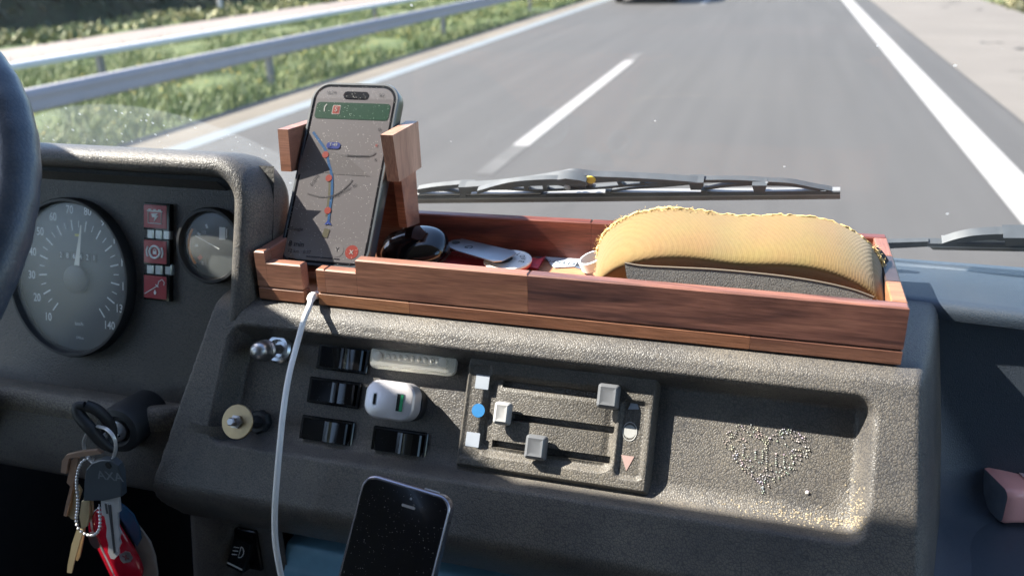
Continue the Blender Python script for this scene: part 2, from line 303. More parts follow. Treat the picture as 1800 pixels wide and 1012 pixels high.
# steel crash barriers
RAIL = plain('galvanised_rail', (.44, .42, .45), .6, .1, var=.12, scale=4)
RPOST = plain('galvanised_post', (.25, .26, .27), .6, .3)
def barrier(name, x, ztop, hgt, y0, y1, label, step, dy=0, face=1):
    t = thing(name, (x, 0, -.03), label, 'crash barrier', 'crash barriers beside the carriageways')
    prof = [(-.09, 0), (-.005, .004), (.012, -.010), (.026, -.030), (.028, -.30*hgt), (.020, -.42*hgt), (.020, -.60*hgt), (.028, -.72*hgt), (.026, -hgt+.02), (0, -hgt), (-.012, -hgt)]
    mb = MB(); mb.grid([[(x+face*a, y, ztop+b) for a, b in prof] for y in np.linspace(y0, y1, 60)]); mb.build('rail', RAIL, t)
    y = y0+dy; k = 0
    while y < min(y1, 80):
        mb = MB(); mb.box(Fr((x-.07*face, y, -.03), (1, 0, 0), (0, 1, 0)), -.03, .03, -.05, .05, 0, ztop-.0, .004); mb.build('post', RPOST, t)
        y += step
    return t
barrier('crash_barrier', -6.35, .575, .205, -10, 300, 'long grey steel crash barrier in the weeds nearest the road, sunlit along its top edge', 6.4, 1.0)
RAIL = plain('sunlit_rail', (.95, .93, .92), .6, 0, var=.08, scale=3)  # near-white colour stands in for sunlight on the rail top
barrier('crash_barrier', -9.05, .440, .085, -10, 300, 'thin pale steel crash barrier farther off beside the opposite carriageway', 9.0, 2.2)
# delineator post
t = thing('delineator_post', (-16.3, 23.6, -.03), 'slim white roadside post standing in grass before the dark bushes', 'roadside post')
f = flat(-.03).off(-16.3, 23.6)
MB().rbox(f, 0, 0, .13, .10, .03, [(0, 0), (0, .72), (.01, .80)]).build('post_body', plain('white_post', (.75, .75, .74), .5), t)
MB().rbox(f, 0, 0, .134, .104, .03, [(0, .80), (0, .93), (.02, .98)]).build('black_cap', MATTE, t)
# car ahead
def car(loc):
    t = thing('car', loc, 'car driving ahead in the left lane, only its rear tyre and bumper underside in frame', 'car')
    CB = plain('car_paint', (.05, .06, .075), .25, .3, coat=.6); GL = plain('car_glass', (.02, .025, .03), .08); TY = plain('tyre_rubber', (.02, .02, .02), .8)
    f = Fr(loc, (1, 0, 0), (0, 1, 0)); w = .88
    prof = [(0, .30), (-.02, .62), (.05, .95), (.55, 1.42), (1.1, 1.47), (2.3, 1.45), (3.1, 1.02), (4.1, .88), (4.25, .6), (4.2, .28), (3.6, .22), (.5, .22)]
    P = []
    for s, q in ((-1, .88), (-1, 1), (1, 1), (1, .88)):
        P.append([f.P(s*w*(q if z < 1 else q*.8) if q == 1 else s*w*(.93 if z < 1 else .76), y+(0 if q == 1 else 0), z) for y, z in prof])
    P = [[f.P(s*w*(1.0 if z < 1.0 else .80)*k, y, z) for y, z in prof] for s, k in ((-1, 1), (-1, .96), (1, .96), (1, 1))]
    mb = MB(); mb.grid([P[0], P[3]], closed_v=True); mb.f.append(tuple(range(len(prof)))); mb.f.append(tuple(len(prof)+i for i in range(len(prof)))[::-1]); mb.build('body', CB, t)
    MB().box(f, -.90, .90, -.10, .06, .30, .60, .04).build('bumper', plain('bumper_plastic', (.035, .037, .04), .5), t)
    mb = MB(); mb.grid([[f.P(-.66, .045, .97), f.P(.66, .045, .97)], [f.P(-.60, .50, 1.385), f.P(.60, .50, 1.385)]]); o = mb.build('rear_window', GL, t)
    for s in (-1, 1):
        MB().box(f.off(s*.74, -.045, 0), -.11, .11, 0, .06, .68, .86, .015).build('tail_light', plain('tail_light_red', (.45, .02, .02), .2), t)
        for yy in (.75, 3.45):
            g = Fr(f.P(s*.80, yy, .31), (0, 1, 0), (0, 0, 1)); wm = MB(); wm.lathe(g, [(.20, -.10), (.30, -.10), (.315, -.08), (.315, .08), (.30, .10), (.20, .10)], 28); wo = wm.build('wheel', TY, t)
            MB().lathe(g, [(.19, -.105), (.05, -.11), (.05, .11), (.19, .105)], 16).build('rim', STEEL, wo)
    MB().box(f, -.26, .26, -.115, -.10, .42, .53, .002).build('number_plate', WHITE, t)
car((-3.82, 25.6, 0))
# ================================================================ VAN: windscreen
KO = 1.0
YG0, ZG0, SG = .870, 1.380, -.60                # foot of the glass and how it leans back
def gy(z): return YG0+SG*(z-ZG0)
m, n, l, b = newmat('windscreen_glass'); n.remove(b); out = n['Material Output']
tr = n.new('ShaderNodeBsdfTransparent'); tr.inputs[0].default_value = (.97, .985, .98, 1)
gs = n.new('ShaderNodeBsdfGlossy'); gs.inputs['Roughness'].default_value = .02; lw = n.new('ShaderNodeLayerWeight'); lw.inputs[0].default_value = .5
pw = n.new('ShaderNodeMath'); pw.operation = 'POWER'; l.new(lw.outputs['Facing'], pw.inputs[0]); pw.inputs[1].default_value = 5
fr = n.new('ShaderNodeMath'); fr.operation = 'MULTIPLY_ADD'; l.new(pw.outputs[0], fr.inputs[0]); fr.inputs[1].default_value = .5; fr.inputs[2].default_value = .014
m1 = n.new('ShaderNodeMixShader'); l.new(fr.outputs[0], m1.inputs[0]); l.new(tr.outputs[0], m1.inputs[1]); l.new(gs.outputs[0], m1.inputs[2])
df = n.new('ShaderNodeBsdfDiffuse'); df.inputs[0].default_value = (.7, .72, .7, 1); tl = n.new('ShaderNodeBsdfTranslucent'); tl.inputs[0].default_value = (.75, .78, .76, 1)
m2 = n.new('ShaderNodeMixShader'); m2.inputs[0].default_value = .6; l.new(df.outputs[0], m2.inputs[1]); l.new(tl.outputs[0], m2.inputs[2])
tc = n.new('ShaderNodeTexCoord'); xyz = n.new('ShaderNodeSeparateXYZ'); l.new(tc.outputs['Object'], xyz.inputs[0])
def mth(op, a, bb, cc=None):
    q = n.new('ShaderNodeMath'); q.operation = op
    for i, v in enumerate((a, bb, cc)):
        if v is None: continue
        if isinstance(v, (int, float)): q.inputs[i].default_value = v
        else: l.new(v, q.inputs[i])
    return q.outputs[0]
GF = Fr((0, gy(1.45), 1.45), (1, 0, 0), (0, SG, 1))       # glass plane
def glass_pt(x, y): a = at(GF, x, y); return GF.P(*a)
gp = glass_pt(215, 181); gl_ = glass_pt(75, 202); gr_ = glass_pt(375, 216)
# circle through three points in (x,z)
def circ(p, q, r):
    A = 2*np.array([[q[0]-p[0], q[2]-p[2]], [r[0]-p[0], r[2]-p[2]]]); B = np.array([q[0]**2+q[2]**2-p[0]**2-p[2]**2, r[0]**2+r[2]**2-p[0]**2-p[2]**2])
    c = np.linalg.solve(A, B); return c[0], c[1], math.hypot(p[0]-c[0], p[2]-c[1])
ccx, ccz, ccr = circ(gp, gl_, gr_)
dx = mth('SUBTRACT', xyz.outputs[0], ccx); dz = mth('SUBTRACT', xyz.outputs[2], ccz)
dd = mth('SQRT', mth('ADD', mth('MULTIPLY', dx, dx), mth('MULTIPLY', dz, dz)), 0)
arc = n.new('ShaderNodeMapRange'); arc.inputs[1].default_value = ccr+.001; arc.inputs[2].default_value = ccr-.002; l.new(dd, arc.inputs[0])
lowm = n.new('ShaderNodeMapRange'); lowm.inputs[1].default_value = 1.408; lowm.inputs[2].default_value = 1.388; l.new(xyz.outputs[2], lowm.inputs[0])
rgt = n.new('ShaderNodeMapRange'); rgt.inputs[1].default_value = .11; rgt.inputs[2].default_value = .15; l.new(xyz.outputs[0], rgt.inputs[0])
nn = n.new('ShaderNodeTexNoise'); nn.inputs['Scale'].default_value = 30; nn.inputs['Detail'].default_value = 8; nn.inputs['Roughness'].default_value = .7; l.new(tc.outputs['Object'], nn.inputs['Vector'])
vs = n.new('ShaderNodeTexVoronoi'); vs.inputs['Scale'].default_value = 70; l.new(tc.outputs['Object'], vs.inputs['Vector'])
vsc = n.new('ShaderNodeSeparateColor'); l.new(vs.outputs['Color'], vsc.inputs[0])
spk = mth('LESS_THAN', vs.outputs['Distance'], mth('MULTIPLY', mth('POWER', vsc.outputs[0], 9.0), .12))
base = mth('MULTIPLY_ADD', nn.outputs['Fac'], .035, -.004)
armn = mth('MULTIPLY', arc.outputs[0], mth('MULTIPLY_ADD', nn.outputs['Fac'], .16, .035))
v2 = n.new('ShaderNodeTexVoronoi'); v2.inputs['Scale'].default_value = 160; l.new(tc.outputs['Object'], v2.inputs['Vector'])
v2c = n.new('ShaderNodeSeparateColor'); l.new(v2.outputs['Color'], v2c.inputs[0])
sp2 = mth('MULTIPLY', mth('LESS_THAN', v2.outputs['Distance'], mth('MULTIPLY', mth('POWER', v2c.outputs[0], 3.0), .30)), arc.outputs[0])
lowd = mth('MULTIPLY', mth('MULTIPLY', lowm.outputs[0], rgt.outputs[0]), mth('MULTIPLY_ADD', nn.outputs['Fac'], 1.0, .05))
fac = mth('ADD', mth('ADD', base, armn), mth('ADD', mth('MULTIPLY', spk, .35), mth('ADD', mth('MULTIPLY', sp2, .35), lowd)))
fac = mth('MINIMUM', mth('MAXIMUM', fac, 0.0), .85)
m3 = n.new('ShaderNodeMixShader'); l.new(fac, m3.inputs[0]); l.new(m1.outputs[0], m3.inputs[1]); l.new(m2.outputs[0], m3.inputs[2]); l.new(m3.outputs[0], out.inputs[0])
GLASSM = m
mb = MB(); mb.grid([[(x, gy(z)-.05*(x/1.0)**2*.4, z) for x in np.linspace(-1.02, 1.02, 30)] for z in np.linspace(1.36, 2.12, 12)])
t = thing('windscreen', (0, 0, 0), 'large windscreen dusty at its foot, with a curved wiper line at lower left', 'windscreen')
mb.build('glass_pane', GLASSM, t)
m, n, l, b = newmat('side_glass'); n.remove(b); tr = n.new('ShaderNodeBsdfTransparent'); tr.inputs[0].default_value = (.93, .96, .95, 1); gs = n.new('ShaderNodeBsdfGlossy'); gs.inputs['Roughness'].default_value = .03; a1 = n.new('ShaderNodeMixShader'); a1.inputs[0].default_value = .06; l.new(tr.outputs[0], a1.inputs[1]); l.new(gs.outputs[0], a1.inputs[2]); l.new(a1.outputs[0], n['Material Output'].inputs[0]); SIDEG = m
# cabin shell that encloses the camera (openings left for the windows)
HEAD = plain('headliner', (.45, .44, .42), .9); CABD = plain('cabin_trim', (.30, .30, .31), .8); CABK = plain('cab_underside', (.012, .013, .016), .9); CABM = plain('cabin_metal', (.12, .22, .30), .45)  # trim lightened to bounce fill light; underside blackened to deepen the footwell shade
t = thing('van_cabin', (0, 0, 0), 'cab of the van around the driver: roof lining, doors and floor', 'van cab')
ytop = gy(2.10)
MB().box(WF, -1.0, 1.0, -1.6, .474, 2.10, 2.14, .01).build('roof_lining', HEAD, t)  # unseen roof, front edge placed to shade the console's lower rim
MB().box(WF, -1.05, 1.05, -1.66, -1.6, .3, 2.14, .01).build('rear_wall', CABD, t)
MB().box(WF, -1.0, 1.0, -1.6, 1.2, .30, .34, .01).build('cab_floor', CABK, t)
MB().box(WF, -1.05, 1.05, .96, 1.0, .30, 1.28, .01).build('firewall', CABK, t)
for s in (-1, 1):
    MB().box(WF, min(s*1.0, s*1.05), max(s*1.0, s*1.05), -1.6, 1.0, .30, 1.28, .01).build('door_panel', CABK, t)
    MB().box(WF, min(s*1.0, s*1.05), max(s*1.0, s*1.05), -1.6, -.35, 1.29, 2.10, .01).build('side_wall', HEAD, t)
    mb = MB(); mb.grid([[(s*(1.02+dx_), yc+dy_, z) for dx_, dy_ in ((-.03, .02), (-.02, .045), (.03, .04), (.03, -.20), (-.03, -.20))] for yc, z in ((.93, 1.28), (.43, 2.11))], closed_v=True); mb.build('pillar', CABD, t)  # unseen pillar, made extra wide to shade the left of the dashboard
    mb = MB(); mb.grid([[(s*1.02, y, z) for y in (-.34, gy(z)-.03)] for z in (1.29, 2.09)]); mb.build('side_window', SIDEG, t)
# seats behind the camera plane, seen only in reflections
for s in (-1, 1):
    st = t
    f = Fr((s*.55, -.35, .34), (1, 0, 0), (0, 1, 0))
    MB().rbox(f, 0, .1, .5, .5, .06, [(.03, .30), (0, .34), (0, .42), (.05, .46)]).build('seat_cushion', CABD, st)
    MB().rbox(Fr(f.P(0, -.18, .44), (1, 0, 0), (0, -.2, 1)), 0, .3, .48, .62, .08, [(.03, -.06), (0, -.03), (0, .03), (.03, .06)]).build('backrest', CABD, st)
# ================================================================ DASHBOARD
DB = thing('dashboard', (-.2, .7, 1.2), 'black grained plastic dashboard with round dials, rocker switches and heater levers', 'dashboard')
def smin(a, b, k): h = np.clip(.5+.5*(b-a)/k, 0, 1); return b*(1-h)+a*h-k*h*(1-h)
def sdr(u, v, u0, u1, v0, v1, r):              # signed distance to a rounded rectangle, negative inside
    cu, cv = (u0+u1)/2, (v0+v1)/2; qx = np.abs(u-cu)-(u1-u0)/2+r; qy = np.abs(v-cv)-(v1-v0)/2+r
    return np.hypot(np.maximum(qx, 0), np.maximum(qy, 0))+np.minimum(np.maximum(qx, qy), 0)-r
# centre console: lip, recess, rolled edges, top shelf the tray stands on
us = np.concatenate([np.linspace(-.545, -.505, 10, endpoint=False), np.linspace(-.505, .150, 330, endpoint=False), np.linspace(.15, .175, 6)])
vs_ = np.concatenate([np.linspace(-.214, -.20, 4, endpoint=False), np.linspace(-.20, .02, 120, endpoint=False), np.linspace(.02, .125, 10)])
U, Vv = np.meshgrid(us, vs_, indexing='ij')
H = smin(np.zeros_like(U), -1.732*Vv, .020)
H = smin(H, (Vv+.185)*3.2, .05)
uL = -.4675+Vv*.2
H = smin(H, (U-uL-.0-(-.014))*5.0, .014)
uR = .1235-Vv*.05
H = smin(H, (uR+.002-U)*4.0, .030)
H = np.where(Vv > .03, np.minimum(H, -1.732*Vv), H)
d = sdr(U, Vv, -.461+np.minimum(0, Vv+.02)*.06, .094, -.131, -.0195, .017)
wt = np.clip((-d)/.0125, 0, 1); wt = wt*wt*(3-2*wt)
wb = np.clip((-Vv-.088)/.03, 0, 1); wide = np.clip((-d)/.026, 0, 1); wide = wide*wide*(3-2*wide)
wt = wt*(1-wb)+wide*wb*.35+wt*wb*.65
H = H-.025*wt
mb = MB(); mb.grid([[FC.P(U[i, j], Vv[i, j], H[i, j]) for j in range(U.shape[1])] for i in range(U.shape[0])])
mb.build('console_body', BLK, DB, ang=70)
# instrument hood: a rounded lip swept round the dial opening
path = [(-1.15, .1155)]
path += [(u, .1155) for u in np.linspace(-1.1, -.4855, 16)]
path += [(-.4855+.025*math.sin(t), .0905+.025*math.cos(t)) for t in np.linspace(.12, math.pi/2, 10)]
path += [(-.4605-.0005*k, v) for k, v in enumerate(np.linspace(.080, 0.0, 8))]
path += [(-.466, -.012), (-.4685, -.030), (-.474, -.06)]
sec = [(-.004, -.040), (-.0025, -.012), (-.001, -.005), (.002, -.0012), (.006, 0), (.010, -.0006), (.0135, -.003), (.0162, -.007), (.0185, -.013), (.0200, -.024), (.0205, -.045), (.019, -.062), (.013, -.075), (0, -.085), (-.02, -.10)]
P = []
for i, p in enumerate(path):
    a = np.array(path[max(i-1, 0)]); c = np.array(path[min(i+1, len(path)-1)]); tt = nz(c-a); nn_ = np.array([-tt[1], tt[0]])
    q = np.array(p); P.append([FI.P(*(q+nn_*o_), c_) for o_, c_ in [(o_*(1 if p[1] > .03 else max(.8, 1)), c_) for o_, c_ in sec]])
mb = MB(); mb.grid(P); mb.build('instrument_hood', BLK, DB, ang=70)
# dial panel
mb = MB(); mb.grid([[FP.P(u, v, 0) for v in np.linspace(-.16, .125, 8)] for u in np.linspace(-1.15, -.44, 12)]); PANEL = mb.build('dial_panel', BLKP, DB)
# ledge, trim strip and knee panel on the driver's side
pr = spline([(.66, 1.262), (.640, 1.274), (.618, 1.283), (.600, 1.292), (.586, 1.297), (.578, 1.2935), (.5745, 1.286), (.5755, 1.2765)], 5)
xs = np.linspace(-1.1, -.507, 60)
def endf(x): q = np.clip((x+.545)/.04, 0, 1); return q*q
mb = MB(); mb.grid([[(x, p[0]+.035*endf(x)*(1 if k > 4 else .2), p[1]-.004*endf(x)) for k, p in enumerate(pr)] for x in xs]); mb.build('ledge_trim', BLKD, DB, ang=60)
pr = spline([(.5785, 1.2775), (.5765, 1.272), (.574, 1.25), (.576, 1.225), (.587, 1.20), (.612, 1.180), (.66, 1.165), (.74, 1.155)], 5)
mb = MB(); mb.grid([[(x, p[0]+.035*endf(x), p[1]) for p in pr] for x in xs]); mb.build('knee_panel', BLK, DB, ang=60)
mb = MB(); mb.tube([(x, .5768+.035*endf(x), 1.2772) for x in xs], .0011, 6); mb.build('trim_edge', plain('pale_edge', (.22, .23, .24), .4), DB)
# lower column, lower panel and blue steel shelf
mb = MB()
f = Fr((-.512, .640, 0), (1, 0, 0), (0, 1, 0)); prs = [(1.30, -.034), (1.275, -.042), (1.25, -.040), (1.225, -.028), (1.205, -.013), (1.18, -.002), (1.12, 0), (1.0, .004), (.9, .01)]
mb.grid([[np.array([-.505+a+(z-1.18)*(.34 if z > 1.18 else .16), .600+b_+dz, z]) for a, b_ in ((-.034, .08), (-.034, .02), (-.030, .006), (-.020, 0), (.004, .0), (.016, .006), (.022, .018), (.024, .06))] for z, dz in prs]); mb.build('lower_column', BLK, DB, ang=60)
mb = MB(); mb.grid([[(x, .614, z) for z in np.linspace(.9, 1.163, 6)] for x in np.linspace(-.495, -.438, 4)]); mb.build('lower_panel', BLKP, DB)
mb = MB(); pr = spline([(.80, 1.20), (.66, 1.178), (.605, 1.166), (.625, 1.156), (.648, 1.150), (.654, 1.14), (.656, 1.12), (.659, 1.10), (.9, 1.09)], 4); mb.grid([[(x, p[0], p[1]) for p in pr] for x in np.linspace(-.485, .16, 30)]); mb.build('underside', BLK, DB, ang=60)
BLUE = noisy_ground('chipped_blue_paint', [(.13, .26, .34), (.17, .32, .40)], 10, (1, 1, 1), .38, 60, .08)
nodes = BLUE.node_tree.nodes; lk = BLUE.node_tree.links; bb = nodes['Principled BSDF']; tcc = nodes.new('ShaderNodeTexCoord')
n1 = nodes.new('ShaderNodeTexNoise'); n1.inputs['Scale'].default_value = 38; n1.inputs['Detail'].default_value = 6; lk.new(tcc.outputs['Object'], n1.inputs['Vector'])
g_ = nodes.new('ShaderNodeMapRange'); g_.inputs[1].default_value = .68; g_.inputs[2].default_value = .70; lk.new(n1.outputs['Fac'], g_.inputs[0])
src = bb.inputs['Base Color'].links[0].from_socket; mx = nodes.new('ShaderNodeMix'); mx.data_type = 'RGBA'; lk.new(g_.outputs[0], mx.inputs[0]); lk.new(src, mx.inputs[6]); mx.inputs[7].default_value = (.10, .055, .03, 1); lk.new(mx.outputs[2], bb.inputs['Base Color'])
pr = [(.66, 1.130), (.628, 1.133), (.620, 1.130), (.614, 1.112), (.608, 1.106), (.590, 1.100), (.584, 1.094), (.580, 1.07), (.58, 1.0)]
mb = MB(); mb.grid([[(x, p[0], p[1]) for p in spline(pr, 3)] for x in np.linspace(-.440, .2, 20)]); sh = mb.build('steel_shelf', BLUE, DB, ang=50)
mb = MB(); mb.add([(-.440, .66, 1.125), (-.440, .61, 1.10), (-.447, .58, 1.07), (-.450, .58, 1.0), (-.450, .66, 1.0)], [(0, 1, 2, 3, 4)]); mb.build('shelf_flank', BLUE, DB)
# fog light switch on the lower panel
fs = Fr((0, .6135, 1.09), (1, 0, 0), (0, 0, 1)).rot(0); a = at(fs, 436, 962); g = fs.off(a[0], a[1])
sw = MB().rbox(g, 0, 0, .030, .050, .002, [(0, 0), (0, .0025), (.0012, .0035)]).build('fog_light_switch', GLOSS, DB)
g2 = Fr(g.P(0, 0, .006), (1, 0, .0), (0, .35, 1)).rot(-14)
MB().rbox(g2, -.002, -.002, .021, .034, .0015, [(0, -.006), (0, .006), (.001, .008)]).build('rocker', GLOSS, sw)
g3 = g2.off(-.002, 0, .0084); mb = MB()
arc_ = [g3.P(.001+.0045*math.cos(t), .002+.006*math.sin(t)) for t in np.linspace(-1.57, 1.57, 10)]; mb.tube(arc_+[g3.P(.001, -.004), g3.P(.001, .008)], .0004, 5)
for k in range(3): mb.tube([g3.P(-.001, -.002+k*.004), g3.P(-.007, -.004+k*.004)], .0004, 5)
mb.build('fog_lamp_symbol', WHITE, sw); mb = MB(); mb.box(g3, -.009, .009, -.0150, -.0138, -.0004, .0004, .0001); mb.build('white_line', WHITE, sw)
# ---- round dials
def tick(mb, f, r0, r1, th, w, c, sx, sy):
    s, k = math.sin(th), math.cos(th); p = [(r0*s-w*k, r0*k+w*s), (r1*s-w*k, r1*k+w*s), (r1*s+w*k, r1*k-w*s), (r0*s+w*k, r0*k-w*s)]
    mb.add([f.P(x*sx, y*sy, c) for x, y in p], [(0, 1, 2, 3)])
DIAL = plain('dial_face', (.045, .052, .054), .55); PRINT = plain('dial_print', (.72, .75, .75), .6)
m, n, l, b = newmat('dial_glass'); n.remove(b); tr = n.new('ShaderNodeBsdfTransparent'); gs = n.new('ShaderNodeBsdfGlossy'); gs.inputs['Roughness'].default_value = .30
df = n.new('ShaderNodeBsdfDiffuse'); df.inputs[0].default_value = (.62, .66, .66, 1); lw = n.new('ShaderNodeLayerWeight'); lw.inputs[0].default_value = .5
pw = n.new('ShaderNodeMath'); pw.operation = 'POWER'; l.new(lw.outputs['Facing'], pw.inputs[0]); pw.inputs[1].default_value = 4
fr = n.new('ShaderNodeMath'); fr.operation = 'MULTIPLY_ADD'; l.new(pw.outputs[0], fr.inputs[0]); fr.inputs[1].default_value = .6; fr.inputs[2].default_value = .05
a1 = n.new('ShaderNodeMixShader'); l.new(fr.outputs[0], a1.inputs[0]); l.new(tr.outputs[0], a1.inputs[1]); l.new(gs.outputs[0], a1.inputs[2])
a2 = n.new('ShaderNodeMixShader'); tn = n.new('ShaderNodeTexNoise'); tn.inputs['Scale'].default_value = 14; tn.inputs['Detail'].default_value = 3; tc = n.new('ShaderNodeTexCoord'); l.new(tc.outputs['Object'], tn.inputs['Vector'])
mr = n.new('ShaderNodeMapRange'); mr.inputs[3].default_value = .02; mr.inputs[4].default_value = .17; l.new(tn.outputs['Fac'], mr.inputs[0]); l.new(mr.outputs[0], a2.inputs[0]); l.new(a1.outputs[0], a2.inputs[1]); l.new(df.outputs[0], a2.inputs[2]); l.new(a2.outputs[0], n['Material Output'].inputs[0])  # grey diffuse mixed in by noise paints a hazy reflection on the glass
DGL = m
sx_, sy_ = .0745, .081; c0 = at(FP, 133, 487); fd = FP.off(c0[0], c0[1])
SP = MB().lathe(fd, [(1.0, 0), (1.0, .010), (.985, .0125), (.955, .0125), (.935, .008), (.925, .001)], 96, False, False, sx_, sy_).build('speedometer', MATTE, DB, ang=25)
SP['label'] = 'large speedometer dial with its needle near 75'
MB().lathe(fd, [(.93, .0015), (.001, .0015)], 72, False, True, sx_, sy_).build('dial_face', DIAL, SP)
cc = at(FP, 141, 480); fc = FP.off(cc[0], cc[1]); kx, ky = .0745/.081, 1.0
mb = MB(); TH = lambda v: math.radians(-139+(v-10)*(139+141)/130.0)
for v in range(10, 141, 5):
    th = TH(v); big = v % 10 == 0; tick(mb, fc, .0435 if big else .0465, .0545 if big else .0535, th, .00075 if big else .00045, .0022, kx, ky)
mb.build('dial_ticks', PRINT, SP)
for v in range(10, 141, 10):
    th = TH(v); r = .0645; text('dial_number', str(v), .0118, fc, r*math.sin(th)*kx, r*math.cos(th)*ky, .0022, PRINT, SP, sx=.78, bold=.012)
text('dial_unit', 'km/h', .0052, fc, 0, -.052, .0022, PRINT, SP)
text('dial_unit', '270km', .0036, fc, .001, -.0665, .0022, PRINT, SP)
for k, ch in enumerate('286421'):
    MB().box(fc, -.0245+k*.0082, -.0185+k*.0082, .0125, .0215, .0016, .0022, .0001).build('odometer_window', MATTE, SP)
    text('odometer_digit', ch, .0078, fc, -.0215+k*.0082, .017, .0024, PRINT, SP, sx=.8)
mb = MB(); th = math.radians(9); g = fc.off(-.001, .004).rot(-math.degrees(th)); mb.add([g.P(-.0035, -.002, .004), g.P(.0035, -.002, .004), g.P(.0006, .046, .005), g.P(-.0006, .046, .005)], [(0, 1, 2, 3)]); mb.build('needle', plain('needle_cream', (.72, .70, .62), .5), SP)
MB().lathe(fc.off(-.001, -.006), [(.0145, .002), (.0145, .006), (.012, .0075)], 30).build('needle_hub', plain('hub_grey', (.06, .066, .068), .5), SP)
mb = MB(); mb.box(fc, -.004, .002, .0375, .040, .0018, .0024, .0001); mb.build('yellow_mark', plain('yellow_mark', (.5, .45, .05), .5), SP)
MB().lathe(fd, [(.935, .0075), (.6, .0095), (.2, .0105), (.001, .0106)], 72, False, True, sx_, sy_).build('dial_glass', DGL, SP, ang=80)
# fuel gauge
cf = at(FP, 380, 431); ff = FP.off(cf[0]-.001, cf[1]); rf = .0365
FG = MB().lathe(ff, [(1.0, 0), (1.0, .009), (.97, .0115), (.90, .0115), (.86, .007), (.85, .001)], 64, False, False, rf, rf).build('fuel_gauge', MATTE, DB, ang=25)
MB().lathe(ff, [(.86, .0015), (.001, .0015)], 48, False, True, rf, rf).build('dial_face', DIAL, FG)
mb = MB()
for th in (-95, -60, -25): tick(mb, ff, .0175, .0215, math.radians(th), .0011, .0022, 1, 1)
mb.build('dial_ticks', PRINT, FG)
mb = MB(); tick(mb, ff, .0175, .0225, math.radians(-130), .002, .0022, 1, 1); mb.build('red_mark', plain('red_mark', (.5, .03, .02), .5), FG)
mb = MB(); tick(mb, ff.off(.006, -.002), -.002, .027, math.radians(-68), .0005, .005, 1, 1); mb.build('needle', PRINT, FG)
mb = MB(); mb.box(ff, .006, .0125, .006, .018, .0018, .0026, .0001); mb.box(ff, .0135, .0145, .008, .017, .0018, .0026, .0001); mb.build('fuel_pump_symbol', PRINT, FG)
text('dial_letter', 'R', .005, ff, -.012, -.0185, .0022, PRINT, FG); text('dial_letter', '1/2', .0042, ff, -.0115, .0115, .0022, PRINT, FG)
MB().lathe(ff, [(.87, .0068), (.5, .0088), (.001, .0096)], 48, False, True, rf, rf).build('dial_glass', DGL, FG, ang=80)
mb = MB(); mb.tube([ff.P(.0275*math.cos(t), .0275*math.sin(t), .003) for t in np.linspace(2.6, 3.9, 14)], .0013, 6); mb.build('orange_ring', plain('orange_rim', (.95, .34, .09), .4), FG)  # orange arc along the left of the dial
# warning lights and little clear lenses
RED = dusty('red_lens', (.30, .018, .034), .3, .35, 900, coat=.2); LENS = plain('clear_lens', (.42, .46, .48), .25, .3, coat=.5)
def pxb(f, x0, y0, x1, y1): a = at(f, x0, y0); b_ = at(f, x1, y1); return (a[0]+b_[0])/2, (a[1]+b_[1])/2
for k, (yy, lab) in enumerate(((381, 'red warning light with a battery symbol'), (443, 'red warning light with a brake symbol'), (505, 'red warning light with an oil can symbol'))):
    a = at(FP, 275, yy, .006); g = FP.off(a[0], a[1]); w = MB().rbox(g, 0, 0, .0300, .0262, .001, [(0, 0), (0, .0055), (.0007, .0062)]).build('warning_light', GLOSS, DB); w['label'] = lab
    MB().rbox(g, -.0012, 0, .0262, .0225, .0008, [(0, .0062), (.0004, .0068)]).build('red_lens', RED, w)
    mb = MB(); q = g.off(-.0012, 0, .0071); r = .00042
    if k == 0:
        mb.tube([q.P(x, y) for x, y in ((-.0075, -.0065), (.0075, -.0065), (.0075, .005), (-.0075, .005))], r*1.3, 5, closed=True)
        for x in (-.0055, 0, .0055): mb.box(q, x-.0015, x+.0015, .005, .0072, -.0003, .0003, .0001)
        mb.box(q, -.0088, .0088, .0048, .0060, -.0003, .0003, .0001)
        mb.poly(q, [(.0038, .0035), (-.0035, .0028), (-.0028, -.0008), (.0002, -.0004), (-.0008, -.0048), (.0042, .0012), (.0012, .001)], -.0002, .0003)
    elif k == 1:
        mb.tube([q.P(.0058*math.cos(t), .0058*math.sin(t)) for t in np.linspace(0, 6.28, 24, endpoint=False)], .0011, 6, closed=True)
        for s in (-1, 1): mb.tube([q.P(s*.0092*math.cos(t), .0092*math.sin(t)) for t in np.linspace(-.55, .55, 8)], .0009, 6)
        mb.box(q, -.002, .002, -.0022, .001, -.0003, .0003, .0001); mb.tube([q.P(.0016*math.cos(t), .001+.0018*math.sin(t)) for t in np.linspace(0, 3.14, 8)], .0004, 5)
    else:
        mb.tube([q.P(-.0115, -.007), q.P(.0035, .0020), q.P(.005, .0065), q.P(.0085, .0085), q.P(.0112, .006), q.P(.0105, .003)], r, 5)
        mb.tube([q.P(.001, .003), q.P(.0042, .0005)], r, 5); mb.poly(q, [(-.0008, -.0045), (.0004, -.0022), (.0016, -.0045), (.0015, -.0062), (.0004, -.0072), (-.0007, -.0062)], -.0002, .0003)
    mb.build('symbol', PRINT, w)
for yy, xs3 in ((412, (265, 279, 293)), (474, (264, 279, 296))):
    for x in xs3:
        a = at(FP, x, yy, .004); MB().rbox(FP.off(a[0], a[1]), 0, 0, .0078, .0108, .0008, [(0, 0), (0, .0036), (.0010, .0050)]).build('clear_lens', LENS, DB)
